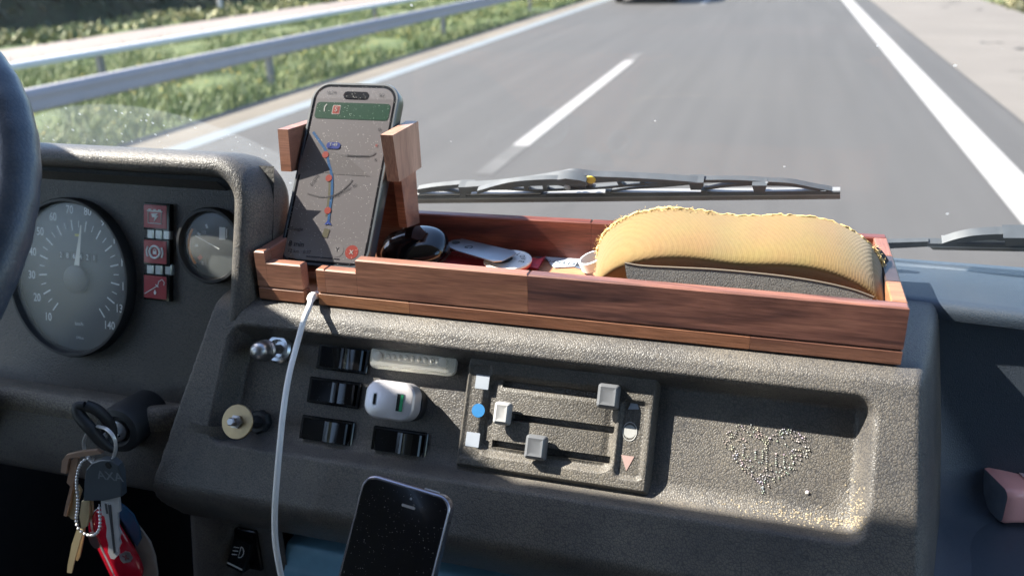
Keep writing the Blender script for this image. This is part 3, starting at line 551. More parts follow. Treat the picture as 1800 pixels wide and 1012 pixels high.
# ignition lock
a = onp = at(Fr((0, .556, 0), (1, 0, 0), (0, 0, 1)), 205, 757); IG = Fr((a[0], .556, a[1]), (1, .12, 0), (0, .15, 1))
ig = MB().lathe(IG, [(.0225, -.05), (.0225, -.004), (.0205, .0), (.0150, .0015), (.0135, .0), (.0125, -.002)], 40).build('ignition_lock', MATTE, DB, ang=40)
MB().lathe(IG, [(.0100, -.002), (.0100, .0008), (.009, .0014)], 28).build('lock_barrel', STEEL, ig)
mb = MB(); mb.box(IG.rot(35), -.0012, .0012, -.006, .006, .0012, .0018, .0001); mb.build('key_slot', VOID, ig)
# ---- rocker switches on the console
for (x0, y0, x1, y1), lab in (((558, 604, 647, 656), 'top rocker switch'), ((541, 663, 632, 716), 'middle rocker switch'), ((527, 728, 620, 787), 'bottom left rocker switch'), ((653, 748, 750, 807), 'lower right rocker switch')):
    a = at(FF, x0, (y0+y1)/2-5, .003); b_ = at(FF, x1, (y0+y1)/2+5, .003); w = b_[0]-a[0]; h = .0235; g = FF.off((a[0]+b_[0])/2, (a[1]+b_[1])/2)
    s = MB().rbox(g, 0, 0, w, h, .0015, [(0, -.001), (0, .0022), (.0008, .0030), (.0026, .0030), (.0030, .0014)]).build('rocker_switch', GLOSS, DB); s['label'] = lab
    pf = [(-.46, .0018), (-.45, .0064), (-.43, .0070), (-.02, .0060), (.03, .0064), (.07, .0096), (.11, .0100), (.14, .0078), (.20, .0082), (.30, .0084), (.42, .0072), (.45, .0060), (.46, .0018)]
    W2 = w*.92; mb = MB(); mb.grid([[g.P(p*W2, y, c) for p, c in pf] for y in (-h*.38, h*.38)])
    mb.f += [tuple(range(len(pf))), tuple(len(pf)+i for i in range(len(pf)))[::-1]]; mb.build('rocker', GLOSS, s, ang=9)
# ---- pull knob with chrome ring (upper left) and brass washer knob (lower left)
a = at(FF, 492, 613); g = FF.off(a[0], a[1]); pk = MB().lathe(g, [(.0135, 0), (.0135, .004), (.0115, .006), (.0085, .006), (.0080, .001)], 36, False, True).build('pull_knob', CHROME, DB, ang=30)
MB().lathe(g.tip(8, 0), [(.0042, 0), (.0042, .014), (.0052, .016), (.0052, .018), (.0088, .020), (.0100, .024), (.0088, .0262), (.0097, .029), (.0086, .0315), (.0090, .034), (.0070, .0385), (.003, .041)], 28).build('knob_head', STEEL, pk, ang=40)
a = at(FF, 460, 741); g = FF.off(a[0], a[1]); bk = MB().lathe(g, [(.0112, 0), (.0112, .005), (.0095, .008), (.0062, .0085), (.0055, .016), (.0045, .018)], 8).build('washer_knob', MATTE, DB, ang=20)
MB().lathe(g, [(.0032, .01), (.0032, .040)], 16).build('stem', STEEL, bk)
MB().lathe(g, [(.0035, .0385), (.0148, .0380), (.0153, .0388), (.0153, .0400), (.0148, .0408), (.0035, .0410)], 48, False, False).build('brass_washer', BRASS, bk, ang=30)
MB().lathe(g, [(.0062, .041), (.0062, .0435), (.0040, .0440), (.0040, .050), (.003, .0515)], 6).build('nut', STEEL, bk, ang=20)
# ---- heater panel
HL = at(FF, 825, 620, .009); HR = at(FF, 1160, 660, .009); HB = at(FF, 795, 820, .009); HQ = at(FF, 1141, 872, .009)
hu0, hu1, hv1, hv0 = (HL[0]+HB[0])/2, (HR[0]+HQ[0])/2, (HL[1]+HR[1])/2, (HB[1]+HQ[1])/2
hu = np.linspace(hu0-.0005, hu1+.0005, 190); hv = np.linspace(hv0-.0005, hv1+.0005, 130); A, B = np.meshgrid(hu, hv, indexing='ij')
d = sdr(A, B, hu0, hu1, hv0, hv1, .003); Hh = .0105*np.clip(-d/.0035, 0, 1)**.6-.002*(d > -.0001)
sl = []
for (xa, ya, xb, yb) in ((885, 674, 1092, 700), (903, 730, 1079, 758), (867, 778, 1073, 808)): p = at(FF, xa, ya, .003); q = at(FF, xb, yb, .003); sl.append((p[0], q[0], (p[1]+q[1])/2))
du0, du1 = sl[0][0]-.010, hu1-.022
dd_ = sdr(A, B, du0-.006, hu1-.030, hv0+.012, hv1-.014, .012); w_ = np.clip(-dd_/.007, 0, 1); Hh -= .0055*w_*w_*(3-2*w_)
dd_ = sdr(A, B, hu1-.030, hu1-.006, hv0+.010, hv1-.022, .006); w_ = np.clip(-dd_/.004, 0, 1); Hh -= .0030*w_*w_*(3-2*w_)
dd_ = sdr(A, B, hu0+.004, hu0+.024, hv0+.008, hv1-.008, .004); w_ = np.clip(-dd_/.003, 0, 1); Hh -= .0012*w_*w_*(3-2*w_)
bar = sdr(A, B, du0+.004, hu1-.036, hv0+.018, hv1-.022, .006); wz = np.clip(-bar/.006, 0, 1); Hh += wz*.0042*np.clip(1-((A-(du0+hu1-.032)/2)/((hu1-du0-.030)/2))**2, 0, 1)
for (p, q, v) in sl:
    e = sdr(A, B, p, q, v-.0026, v+.0026, .0005); Hh = np.where(e < 0, -.002, Hh)
mb = MB(); mb.grid([[FF.P(A[i, j], B[i, j], Hh[i, j]) for j in range(A.shape[1])] for i in range(A.shape[0])]); HP = mb.build('heater_panel', leather('heater_plastic', (.020, .021, .024), rough=.46, scale=480, strength=.32, dust=.40), DB, ang=55)
for (p, q, v) in sl: MB().box(FF, p, q, v-.0028, v+.0028, -.0015, -.0002, .0001).build('slot', VOID, HP)  # black bar paints the darkness inside the slot
LP = plain('lever_plastic', (.11, .115, .125), .32, var=.1); LPW = plain('worn_lever_plastic', (.30, .30, .30), .34, var=.2)
for (x, y, sl_i, m_, w, h) in ((1068, 696, 0, LP, .0185, .0205), (881, 726, 1, LPW, .0150, .0195), (940, 786, 2, LP, .0185, .0205)):
    a = at(FF, x, y, .020); g = FF.off(a[0], a[1])
    k_ = MB().rbox(g, 0, 0, w, h, .003, [(.002, .0115), (0, .0135), (.0006, .018), (.0030, .0200), (.0055, .0193)]).build('heater_lever', m_, HP, ang=50)
    k_['label'] = {0: 'upper lever at the right end of its slot', 1: 'pale lever at the left end of the middle slot', 2: 'lower lever left of centre'}[sl_i]
    MB().box(FF, a[0]-.003, a[0]+.003, sl[sl_i][2]-.0016, sl[sl_i][2]+.0016, 0, .014, .0005).build('stalk', MATTE, k_)
SQ = plain('pale_print', (.27, .30, .35), .5); BL = plain('blue_print', (.02, .15, .36), .45); PK = plain('pink_print', (.34, .23, .21), .5)
def sym(name, f, pts, c, m_): return MB().poly(f, pts, c, c+.0003).build(name, m_, HP, smooth=False)
cz = .0090
for (x, y) in ((848, 671), (831, 772)): a = at(FF, x, y, cz); MB().rbox(FF, a[0], a[1], .0120, .0120, .0006, [(0, cz), (0, cz+.0006)]).build('square_mark', SQ, HP)
a = at(FF, 841, 721, cz); MB().lathe(FF.off(a[0], a[1]), [(.0058, cz), (.0058, cz+.0006)], 32).build('blue_circle_mark', BL, HP)
cz = .0076
sym('arrow_up_mark', FF, [tuple(at(FF, x, y, cz)) for x, y in ((1104, 719), (1123, 719), (1116, 692))], cz, SQ)
sym('arrow_down_mark', FF, [tuple(at(FF, x, y, cz)) for x, y in ((1092, 799), (1115, 802), (1101, 827))], cz, PK)
a = at(FF, 1107, 758, cz); mb = MB(); mb.tube([FF.P(a[0]+.0057*math.cos(t), a[1]+.0075*math.sin(t), cz) for t in np.linspace(0, 6.28, 26, endpoint=False)], .0004, 5, closed=True); mb.lathe(FF.off(a[0], a[1]), [(.0052, cz-.0004), (.0052, cz)], 24); mb.build('round_mark', plain('grey_print', (.34, .34, .33), .5), HP)
# ---- passenger side: shelf top and deep pocket
mb = MB(); xs = np.linspace(.1095, 1.05, 40)
def ye(x): return .772-.012*min(1, max(0, x-.126)/.12)
mb.grid([[(x, ye(x)-.004, 1.386), (x, ye(x)-.0045, 1.392), (x, ye(x)-.0025, 1.3975), (x, ye(x)+.002, 1.4000), (x, ye(x)+.010, 1.4005), (x, ye(x)+.05, 1.4008), (x, .880, 1.4002), (x, .905, 1.390)] for x in xs]); mb.build('passenger_shelf_top', leather('shelf_plastic', (.020, .034, .055), rough=.40, scale=600, strength=.22, dust=.08), DB, ang=60)  # bluish base colour paints the ledge as if in shade
P = []
for z, r, ins in ((1.392, .012, 0), (1.36, .02, .001), (1.33, .03, .003), (1.30, .04, .007), (1.275, .05, .014), (1.25, .06, .022), (1.232, .066, .028), (1.218, .07, .038), (1.209, .074, .052), (1.205, .08, .070)):
    x0 = .127+ins*.9; yb = .775-ins*.25-(0 if z > 1.31 else 0); row = []
    ys_ = .625-.577*(1.399-z)+.010; xc_ = x0+.005
    for q_ in np.linspace(0, 1, 9): row.append((.1195+(xc_-.1195)*(1-(1-q_)**1.5), ys_+(yb-r-ys_)*q_, z))
    for t in np.linspace(math.pi, math.pi/2, 10)[1:]: row.append((xc_+r+r*math.cos(t), yb-r+r*math.sin(t), z))
    xe = row[-1][0]
    for x in np.linspace(xe, 1.05, 14)[1:]: row.append((x, yb-.012*min(1, (x-xe)/.1), z))
    P.append(row)
mb = MB(); mb.grid(P); mb.build('passenger_pocket', POCK, DB, ang=70)
mb = MB(); mb.grid([[(x, y, 1.2042+.016*np.clip((.60-y)/.06, 0, 1)) for y in np.linspace(.50, .75, 12)] for x in np.linspace(.118, 1.05, 12)]); mb.build('pocket_floor', POCK, DB)
# dash underlay that closes the gap to the windscreen
mb = MB(); mb.grid([[(-1.05, .74, 1.30), (-1.05, .90, 1.375)], [(1.05, .80, 1.30), (1.05, .90, 1.375)]]); mb.grid([[(-1.05, .665, 1.50), (-1.05, .80, 1.38)], [(-.49, .665, 1.50), (-.49, .80, 1.38)]]); mb.build('dash_underlay', BLKP, DB)
# ================================================================ WOODEN TRAY
WR = wood('walnut_red', (.31, .145, .092), (.16, .068, .048), (.38, .18, .115), 3.1, axis=0)
WD = wood('walnut_dark', (.24, .105, .078), (.055, .026, .026), (.30, .14, .10), 8.2, axis=0, knots=2.0)
WO = wood('walnut_orange', (.36, .165, .082), (.25, .10, .055), (.42, .20, .11), 5.7, axis=0)
WO2 = wood('walnut_orange_b', (.31, .135, .075), (.21, .085, .05), None, 9.9, axis=0)
WY = wood('walnut_depth', (.24, .10, .066), (.12, .045, .033), (.30, .13, .09), 2.3, axis=1)
WP = wood('walnut_sheen', (.40, .24, .17), (.25, .13, .09), (.46, .29, .21), 4.4, axis=2)  # paler walnut, sky reflection on the right plate put into the colour
WK = wood('walnut_shaded', (.20, .058, .038), (.075, .022, .018), (.25, .08, .05), 6.6, axis=0, knots=2.2)  # darker, redder walnut paints the shade on the back wall
TR = thing('wooden_tray', (-.17, .70, 1.399), 'long narrow walnut tray with a built-in phone stand, standing on the dashboard', 'wooden tray')
z0, z1, zm, zt = 1.3995, 1.4115, 1.4118, 1.4465
def xw(mbx, x0, x1, ya, yb, z0, z1, bev=.0012, sk=0.0):       # board running along x, its far end skewed back by sk
    f = Fr((x0, ya, z0), (x1-x0, sk, 0), (0, 1, 0)); return mbx.box(f, 0, math.hypot(x1-x0, sk), 0, yb-ya, 0, z1-z0, bev)
T_ = .0115
# front wall: left corner block, notch, cable gap, stepped cradle, long board; lighter strip along the foot
for nm, (x0, x1, a, b_, m_) in (('front_board', (-.439, -.4285, zm, zt, WR)), ('front_board', (-.4283, -.393, zm, 1.4365, WR)), ('front_board', (-.378, -.3695, zm, 1.4345, WO2)), ('front_board', (-.3693, -.3385, zm, 1.4345, WR)), ('front_board', (-.3383, -.182, zm, zt, WR)), ('front_board', (-.1818, .108, zm, zt, WD))):
    MB_ = MB(); xw(MB_, x0, x1, .634, .634+T_, a, b_); MB_.build(nm, m_, TR)
for x0, x1, m_ in ((-.439, -.393, WO2), (-.378, -.290, WO), (-.2898, -.002, WO2), (-.0018, .108, WR)):
    MB_ = MB(); xw(MB_, x0, x1, .634, .634+T_, z0, z1, .0010); MB_.build('foot_strip', m_, TR)
# back wall (slightly farther at its right end), ends, floor
yl, yr = .770, .798
def yb_(x): return yl+(yr-yl)*(x+.439)/.547
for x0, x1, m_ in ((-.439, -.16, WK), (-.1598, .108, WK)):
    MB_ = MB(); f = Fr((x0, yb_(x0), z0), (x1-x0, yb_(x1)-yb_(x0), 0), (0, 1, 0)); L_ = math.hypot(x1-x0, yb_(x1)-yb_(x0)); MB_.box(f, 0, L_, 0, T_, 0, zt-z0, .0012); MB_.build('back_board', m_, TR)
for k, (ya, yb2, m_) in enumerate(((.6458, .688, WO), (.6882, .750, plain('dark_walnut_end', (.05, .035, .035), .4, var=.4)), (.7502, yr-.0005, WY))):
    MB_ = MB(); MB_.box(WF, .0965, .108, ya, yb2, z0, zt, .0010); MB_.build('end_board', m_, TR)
MB_ = MB(); MB_.box(WF, -.439, -.4285, .6458, yl+.0002, z0, zt, .0010); MB_.build('end_board', WY, TR)
MB_ = MB(); f = flat(z0); MB_.poly(f, [(-.4283, .6457), (.0963, .6457), (.0963, yb_(.0963)-.0002), (-.4283, yb_(-.4283)-.0002)], .0005, .0075); MB_.build('tray_floor', wood('floor_veneer', (.50, .25, .14), (.40, .18, .10), (.55, .29, .17), 1.3, axis=0), TR)
# phone stand behind the phone
PH = lean((-.3875, .660, 1.4265), 35)                        # front face of the phone: bottom middle, axes along the face
BK = PH.off(c=-.0135)
MB_ = MB(); MB_.box(BK, -.036, .036, .0, .120, -.013, -.001, .001); MB_.build('back_rest', WD, TR)
a1 = at(Fr((-.3335, 0, 0), (0, 1, 0), (0, 0, 1)), 690, 232)
def sideplate(x0, x1, pts, m_, name='side_plate'):
    f = Fr((x0, 0, 0), (0, 1, 0), (0, 0, 1)); mb = MB(); n_ = len(pts)
    mb.poly(f, pts, 0, x1-x0); return mb.build(name, m_, TR)
# right plate seen from its outer face; corners taken on the plane x = -.326
fx = Fr((-.3265, 0, 0), (0, 1, 0), (0, 0, 1)); pr_ = [tuple(at(fx, x, y)) for x, y in ((690, 238), (735, 213), (741, 294), (702, 320))]
sideplate(-.3385, -.3265, pr_, WP)
fx2 = Fr((-.4355, 0, 0), (0, 1, 0), (0, 0, 1)); pl_ = [tuple(at(fx2, x, y)) for x, y in ((506, 228), (556, 212), (566, 290), (512, 302))]
sideplate(-.4465, -.4355, pl_, WR)  # redder wood than the right plate, standing in for shade
# cross bar joining plates behind the phone, and the leg of the stand
c_ = np.mean(pr_, axis=0); MB_ = MB(); f = Fr((-.4352, c_[0]+.004, c_[1]-.004), (1, 0, 0), PH.v); MB_.box(f, 0, .0965, -.016, .016, -.014, -.005, .0008); MB_.build('cross_bar', WR, TR)
fl = Fr((-.3300, 0, 0), (0, 1, 0), (0, 0, 1)); lg = [tuple(at(fl, x, y)) for x, y in ((705, 312), (731, 298), (738, 392), (716, 400))]
sideplate(-.3385, -.3302, lg, WR, 'stand_leg')
MB_ = MB(); MB_.box(Fr((-.385, .728, 1.408), (1, 0, 0), (0, .42, 1)), -.046, .046, 0, .11, -.012, 0, .001); MB_.build('stand_board', WO2, TR)
# ================================================================ PHONE IN THE CRADLE
PT = thing('smartphone', PH.P(0, 0, -.006), 'large smartphone in a dark case showing a navigation map, propped in the wooden cradle', 'smartphone')
w, h, r = .0925, .1845, .0185; hy = h/2
MB().rbox(PH, 0, hy, w, h, r, [(.0025, -.0145), (0, -.0125), (0, -.0015), (.0008, 0), (.0026, 0), (.0032, -.0012)], 10).build('phone_case', plain('case_black', (.02, .026, .034), .32, coat=.3), PT, ang=40)
BZ = dusty('bezel_glass', (.006, .006, .008), .10, .5, 620); w2, h2 = w-.006, h-.006
MB().rbox(PH, 0, hy, w2, h2, r-.003, [(0, -.004), (0, -.0012), (.0004, -.0008)], 10).build('front_glass', BZ, PT)
def scr(nm, col, e=.14, r_=.22, sp=.38): e = e*.24; col = tuple(c*.28 for c in col); return dusty(nm, col, r_, sp, 620, emis=e, coat=.3, thr=.145)
MAPM = scr('map_grey', (.235, .215, .225), .20); ws, hs = w2-.0045, h2-.0045; zs = -.0006
SC = MB().rbox(PH, 0, hy, ws, hs, r-.005, [(0, -.001), (0, zs)], 10).build('screen', MAPM, PT)
X0, Y1 = -ws/2, hy+hs/2
def uvp(x, y): a = at(PH, x, y); return a[0], a[1]
def item(name, m_, fn, lay=1):
    mb = MB(); fn(mb, PH.off(c=zs+.00022*lay)); return mb.build(name, m_, SC, smooth=False)
GRN = scr('map_green', (.020, .085, .050), .22, .2, .45); item('route_banner', GRN, lambda mb, f: mb.rbox(f, 0, hy+hs/2-.0245, ws-.004, .0170, .0035, [(0, 0), (0, .0001)]))
item('screen_shadow', scr('screen_shadow', (.20, .182, .188), .18), lambda mb, f: mb.poly(f, [uvp(521, 310), uvp(541, 240), uvp(578, 263), uvp(612, 277), uvp(650, 310), uvp(590, 306), uvp(540, 298)], 0, .0001))  # darker patch painted as a shadow across the screen
item('camera_island', BZ, lambda mb, f: mb.rbox(f, .001, hy+hs/2-.0082, .0265, .0078, .0038, [(0, 0), (0, .0001)], 8), 2)
def ribbon(pts, w_):
    def fn(mb, f):
        q = spline([uvp(*p) for p in pts], 6); R = []
        for i in range(len(q)):
            t_ = nz(q[min(i+1, len(q)-1)]-q[max(i-1, 0)]); nn_ = np.array([-t_[1], t_[0]])*w_; R.append([f.P(*(q[i]+nn_)), f.P(*(q[i]-nn_))])
        mb.grid(R)
    return fn
RB = scr('route_blue', (.025, .12, .30), .3); RR = scr('map_red', (.42, .075, .06), .3); RT = scr('map_tan', (.16, .145, .095), .2)
item('route_line', RB, ribbon([(550, 232), (560, 246), (572, 264), (578, 288), (583, 310), (583, 340), (579, 370), (577, 392)], .0013), 2)
item('route_done', RT, ribbon([(575, 402), (570, 417)], .0030), 2); item('route_edge', RT, ribbon([(581, 306), (580, 340), (575, 380)], .0021), 1)
for x, y in ((572, 272), (578, 313), (576, 370)): item('traffic_sign_mark', RR, lambda mb, f, x=x, y=y: mb.lathe(f.off(*uvp(x, y)), [(.0034, 0), (.0034, .0001)], 20), 3)
item('speed_flag', scr('flag_blue', (.03, .055, .30), .3), lambda mb, f: (mb.rbox(f, *uvp(586, 256), .0145, .0065, .003, [(0, 0), (0, .0001)]), mb.poly(f, [uvp(575, 262), uvp(582, 254), uvp(584, 259)], 0, .0001)), 3)
item('position_arrow', scr('arrow_blue', (.03, .07, .33), .4), lambda mb, f: mb.poly(f, [uvp(570, 395), uvp(577, 386), uvp(583, 396), uvp(577, 394)], 0, .0001), 3)
item('bottom_card', scr('card_grey', (.245, .225, .232), .22), lambda mb, f: mb.rbox(f, 0, .0165, ws-.0006, .0215, .002, [(0, 0), (0, .0001)]), 1)
item('close_button', RR, lambda mb, f: mb.lathe(f.off(*uvp(618, 443)), [(.0066, 0), (.0066, .0001)], 28), 2)
item('routes_button', scr('button_grey', (.27, .25, .255), .22), lambda mb, f: mb.lathe(f.off(*uvp(593, 440)), [(.0062, 0), (.0062, .0001)], 28), 2)
INK = scr('map_ink', (.045, .045, .06), .05); LT = scr('map_white', (.55, .55, .52), .3)
def lab(s_, x, y, size, m_=INK, rot=0, lay=3, bold=0): a = uvp(x, y); return text('screen_text', s_, size, PH.off(c=zs+.00022*lay), a[0], a[1], 0, m_, SC, rot=rot, thick=.0001, bold=bold)
lab('8 min', 521, 429, .0072, bold=.02); lab('12 km · 6:37', 526, 442, .0048); lab('Google', 521, 402, .0050); lab('x', 618, 442, .0085, LT, lay=4); lab('Y', 593, 439, .006)
lab('16:29', 582, 163, .0048); lab('5G', 671, 168, .0045); lab('S', 591, 193, .008, RR, lay=4); lab('T-49', 586, 255, .0045, LT, lay=4)
item('exit_mark', LT, lambda mb, f: mb.rbox(f, *uvp(591, 193), .0085, .0095, .001, [(0, 0), (0, .0001)]), 2)
item('exit_mark', RR, lambda mb, f: mb.rbox(f, *uvp(591, 193), .0072, .0082, .001, [(0, 0), (0, .0001)]), 3)
lab('S', 591, 193, .007, LT, lay=5)
item('turn_arrow', LT, ribbon([(570, 196), (571, 188), (575, 183)], .0006), 3)
item('map_road', scr('map_road', (.17, .16, .17), .15), ribbon([(600, 273), (625, 274), (652, 273), (660, 268)], .0008), 2)
item('map_road', scr('map_road_b', (.15, .14, .15), .1), ribbon([(540, 340), (565, 346), (590, 342), (612, 325), (619, 316)], .0006), 2)
lab('Anschlussstrasse', 629, 274, .0034, rot=0); lab('Königsheimer Str', 603, 336, .0042, rot=32); lab('Ringweg', 552, 316, .0036, rot=68); lab('o', 667, 227, .006); lab('x', 662, 255, .006, RR); lab('x', 660, 280, .005)
item('home_bar', INK, lambda mb, f: mb.rbox(f, 0, .0085, .034, .0011, .0005, [(0, 0), (0, .0001)]), 3)
for (y0_, y1_) in ((.10, .118), (.125, .136)): MB().box(PH, w/2-.0004, w/2+.0008, y0_, y1_, -.009, -.005, .0003).build('side_button', MATTE, PT)
# charging cable
CW = plain('white_cable', (.80, .79, .77), .45)
cb = thing('charging_cable', (-.37, .60, 1.40), 'white charging cable hanging from the phone over the console', 'cable')
g = Fr(PH.P(.0030, -.003, -.0065), PH.u, PH.v)
MB().rbox(Fr(g.P(0, -.010, 0), g.u, -g.n).rot(0), 0, 0, .0105, .0065, .002, [(.0005, -.0125), (0, -.011), (0, .0105), (.0005, .012)]).build('plug', plain('white_plug', (.74, .73, .72), .35), cb)
cp = []
for x, y, yy in ((551, 506, .646), (549, 521, .632), (544, 538, .6160), (535, 560, .6050), (522, 605, .588), (508, 660, .566), (499, 715, .548), (492, 780, .532), (486, 850, .520), (483, 900, .514), (484, 950, .510), (492, 1000, .508), (503, 1050, .508)):
    f = Fr((0, yy, 0), (1, 0, 0), (0, 0, 1)); a = at(f, x, y); cp.append((a[0], yy, a[1]))
cp = [g.P(0, -.022, 0)]+cp[1:]; q = spline(cp, 6); rs = [.0038 if i < 9 else .0026 for i in range(len(q))]
mb = MB(); mb.tube(q, rs, 12); mb.build('cord', CW, cb, ang=80)
# ================================================================ THINGS ON THE CONSOLE
a = at(FF, 683, 703, .030); g = FF.off(a[0], a[1])
UC = thing('usb_car_charger', g.P(0, 0, 0), 'silver two-port car charger plugged in between the rocker switches', 'car charger')
MB().rbox(g, .004, -.001, .040, .030, .013, [(0, 0), (0, .012)], 8).build('charger_base', MATTE, UC)
MB().rbox(g, 0, 0, .0455, .0330, .0120, [(.002, .010), (0, .012), (0, .0275), (.0012, .0295), (.0022, .0300)], 10).build('charger_body', plain('satin_silver', (.60, .58, .60), .34, .5), UC, ang=28)
f = g.off(c=.0302)
MB().rbox(f, -.0130, -.0005, .0032, .0105, .0015, [(0, -.001), (0, .0003)]).build('small_port', CHROME, UC); MB().rbox(f, -.0127, -.0005, .0020, .0090, .0009, [(0, .0003), (0, .0005)]).build('port_hole', VOID, UC)
MB().rbox(f, .0105, -.0010, .0076, .0160, .0010, [(0, -.001), (0, .0003)]).build('wide_port', CHROME, UC); MB().rbox(f, .0107, -.0010, .0058, .0144, .0003, [(0, .0003), (0, .0005)]).build('port_hole', VOID, UC)
MB().rbox(f, .0122, -.0010, .0026, .0138, .0002, [(0, .0005), (0, .0008)]).build('green_tongue', plain('green_plastic', (.01, .22, .09), .4), UC)
# clear lamp
a = at(FF, 650, 627, .006); b_ = at(FF, 803, 641, .006); g = FF.off((a[0]+b_[0])/2, (a[1]+b_[1])/2).rot(1.0); w = .0800; h = .0195
LM = thing('clear_lamp', g.P(0, 0, 0), 'small oblong clear lamp with ribbed cover above the charger', 'lamp')
MB().rbox(g, 0, 0, w, h, .006, [(0, 0), (0, .004), (.001, .005)], 6).build('lamp_housing', plain('lamp_white', (.85, .84, .78), .45), LM)
mb = MB(); mb.box(g, -.028, .026, -.0020, .0062, .005, .0062, .0008)
for k in range(9): mb.lathe(g.off(-.024+.006*k, .002, .0065), [(.0026, 0), (.0020, .0014), (.0006, .0020)], 10)
mb.lathe(g.off(-.033, .001, .005), [(.0045, 0), (.0045, .003), (.0022, .0032)], 16); mb.lathe(g.off(.0285, .001, .005), [(.0045, 0), (.0045, .003), (.0022, .0032)], 16); mb.build('reflector', plain('reflector', (.9, .88, .82), .25, .3), LM)
m, n, l, b = newmat('ribbed_clear'); b.inputs['Transmission Weight'].default_value = .88; b.inputs['Roughness'].default_value = .03; b.inputs['IOR'].default_value = 1.25; b.inputs['Base Color'].default_value = (.97, .95, .89, 1)
MB().rbox(g, 0, 0, w, h, .0062, [(-.0004, .0048), (-.0004, .0075), (.0014, .0100), (.0045, .0108)], 6).build('lamp_cover', m, LM, ang=40)
mb = MB()
for s in (-1, 1): mb.tube([g.P(x, s*(h/2-.0022), .0092) for x in (-.034, .034)], .00055, 6)
for k in range(8): mb.tube([g.P(.0395-.0009*k, -.007, .0098-.0002*abs(k-4)), g.P(.0395-.0009*k, .007, .0098-.0002*abs(k-4))], .00025, 5)
mb.build('cover_rib', m, LM)
# rhinestone heart
def hpx(x, y): return at(FF, 1240+x/5.955, 720+y/5.955)
D = []
def heart(t): return (16*math.sin(t)**3, 13*math.cos(t)-5*math.cos(2*t)-2*math.cos(3*t)-math.cos(4*t))
hc = at(FF, 1345, 800)
for k in range(430):
    t_ = random.uniform(0, 6.283); s_ = random.uniform(.66, 1.0)**.7 if k < 340 else random.uniform(.5, .75); x, y = heart(t_); D.append((hc[0]+x*s_*.00205+random.gauss(0, .0007), hc[1]+.001+y*s_*.00185+random.gauss(0, .0005)))
for (x, ya, yb) in ((395, 375, 520), (525, 420, 530), (600, 430, 540), (640, 440, 640), (740, 460, 580), (820, 470, 570), (905, 430, 520)):
    for y in range(ya, yb+1, 24): D.append(tuple(hpx(x+random.uniform(-4, 4), y)))
for (x, y) in ((430, 525), (470, 530), (560, 550), (575, 600), (770, 600), (800, 590), (680, 575), (590, 550)): D.append(tuple(hpx(x, y)))
keep = []
for p in D:
    if all((p[0]-q[0])**2+(p[1]-q[1])**2 > .0013**2 for q in keep): keep.append(p)
m, n, l, b = newmat('rhinestone'); tc = n.new('ShaderNodeTexCoord'); vo = n.new('ShaderNodeTexVoronoi'); vo.inputs['Scale'].default_value = 230; l.new(tc.outputs['Object'], vo.inputs['Vector']); hs_ = n.new('ShaderNodeHueSaturation'); hs_.inputs['Saturation'].default_value = .45; hs_.inputs['Value'].default_value = 1.1; l.new(vo.outputs['Color'], hs_.inputs['Color'])
mxx = n.new('ShaderNodeMix'); mxx.data_type = 'RGBA'; mxx.inputs[0].default_value = .60; l.new(hs_.outputs[0], mxx.inputs[6]); mxx.inputs[7].default_value = (.52, .49, .45, 1); l.new(mxx.outputs[2], b.inputs['Base Color']); b.inputs['Roughness'].default_value = .25; b.inputs['Metallic'].default_value = .25
mb = MB()
for x, y in keep: r_ = random.uniform(.0003, .0007); mb.lathe(FF.off(x, y).rot(random.uniform(0, 60)), [(r_, .0002), (r_*.95, .0007), (r_*.5, .0012)], 6)
p = at(FF, 1419, 865); mb.lathe(FF.off(*p), [(.0016, 0), (.0014, .0009), (.0008, .0013)], 8)
tag(mb.build('rhinestone_heart', m, None, smooth=False), 'heart shape of tiny glittering rhinestones stuck in the empty console recess', 'rhinestone sticker')
# crumbs and dust caught in the lower right corner of the recess
mb = MB()
for k in range(420):
    u = .09-abs(random.gauss(0, .05)); v = -.117+random.gauss(0, .0035)+.0*u
    if k % 3 == 0: u = .086+random.gauss(0, .003); v = -.118+abs(random.gauss(0, .014))
    e = float(sdr(np.array(u), np.array(v), -.461, .094, -.131, -.0195, .017)); 
    if e > -.002: continue
    w__ = min(1, -e/.0125); w__ = w__*w__*(3-2*w__); w3 = min(1, -e/.026); w3 = w3*w3*(3-2*w3); wb_ = min(1, max(0, (-v-.088)/.03)); hh = -.025*(w__*(1-wb_)+w3*wb_*.35+w__*wb_*.65)
    r_ = random.uniform(.0003, .0009); mb.lathe(FC.off(u, v, hh+.0001).tip(random.uniform(-30, 30)), [(r_, 0), (r_*.8, r_*.6)], 5)
tag(mb.build('crumbs', plain('crumb_tan', (.36, .30, .21), .9, var=.4, scale=500), None, smooth=False), 'pale crumbs and dust in the lower right corner of the console recess', 'crumbs', kind='stuff')
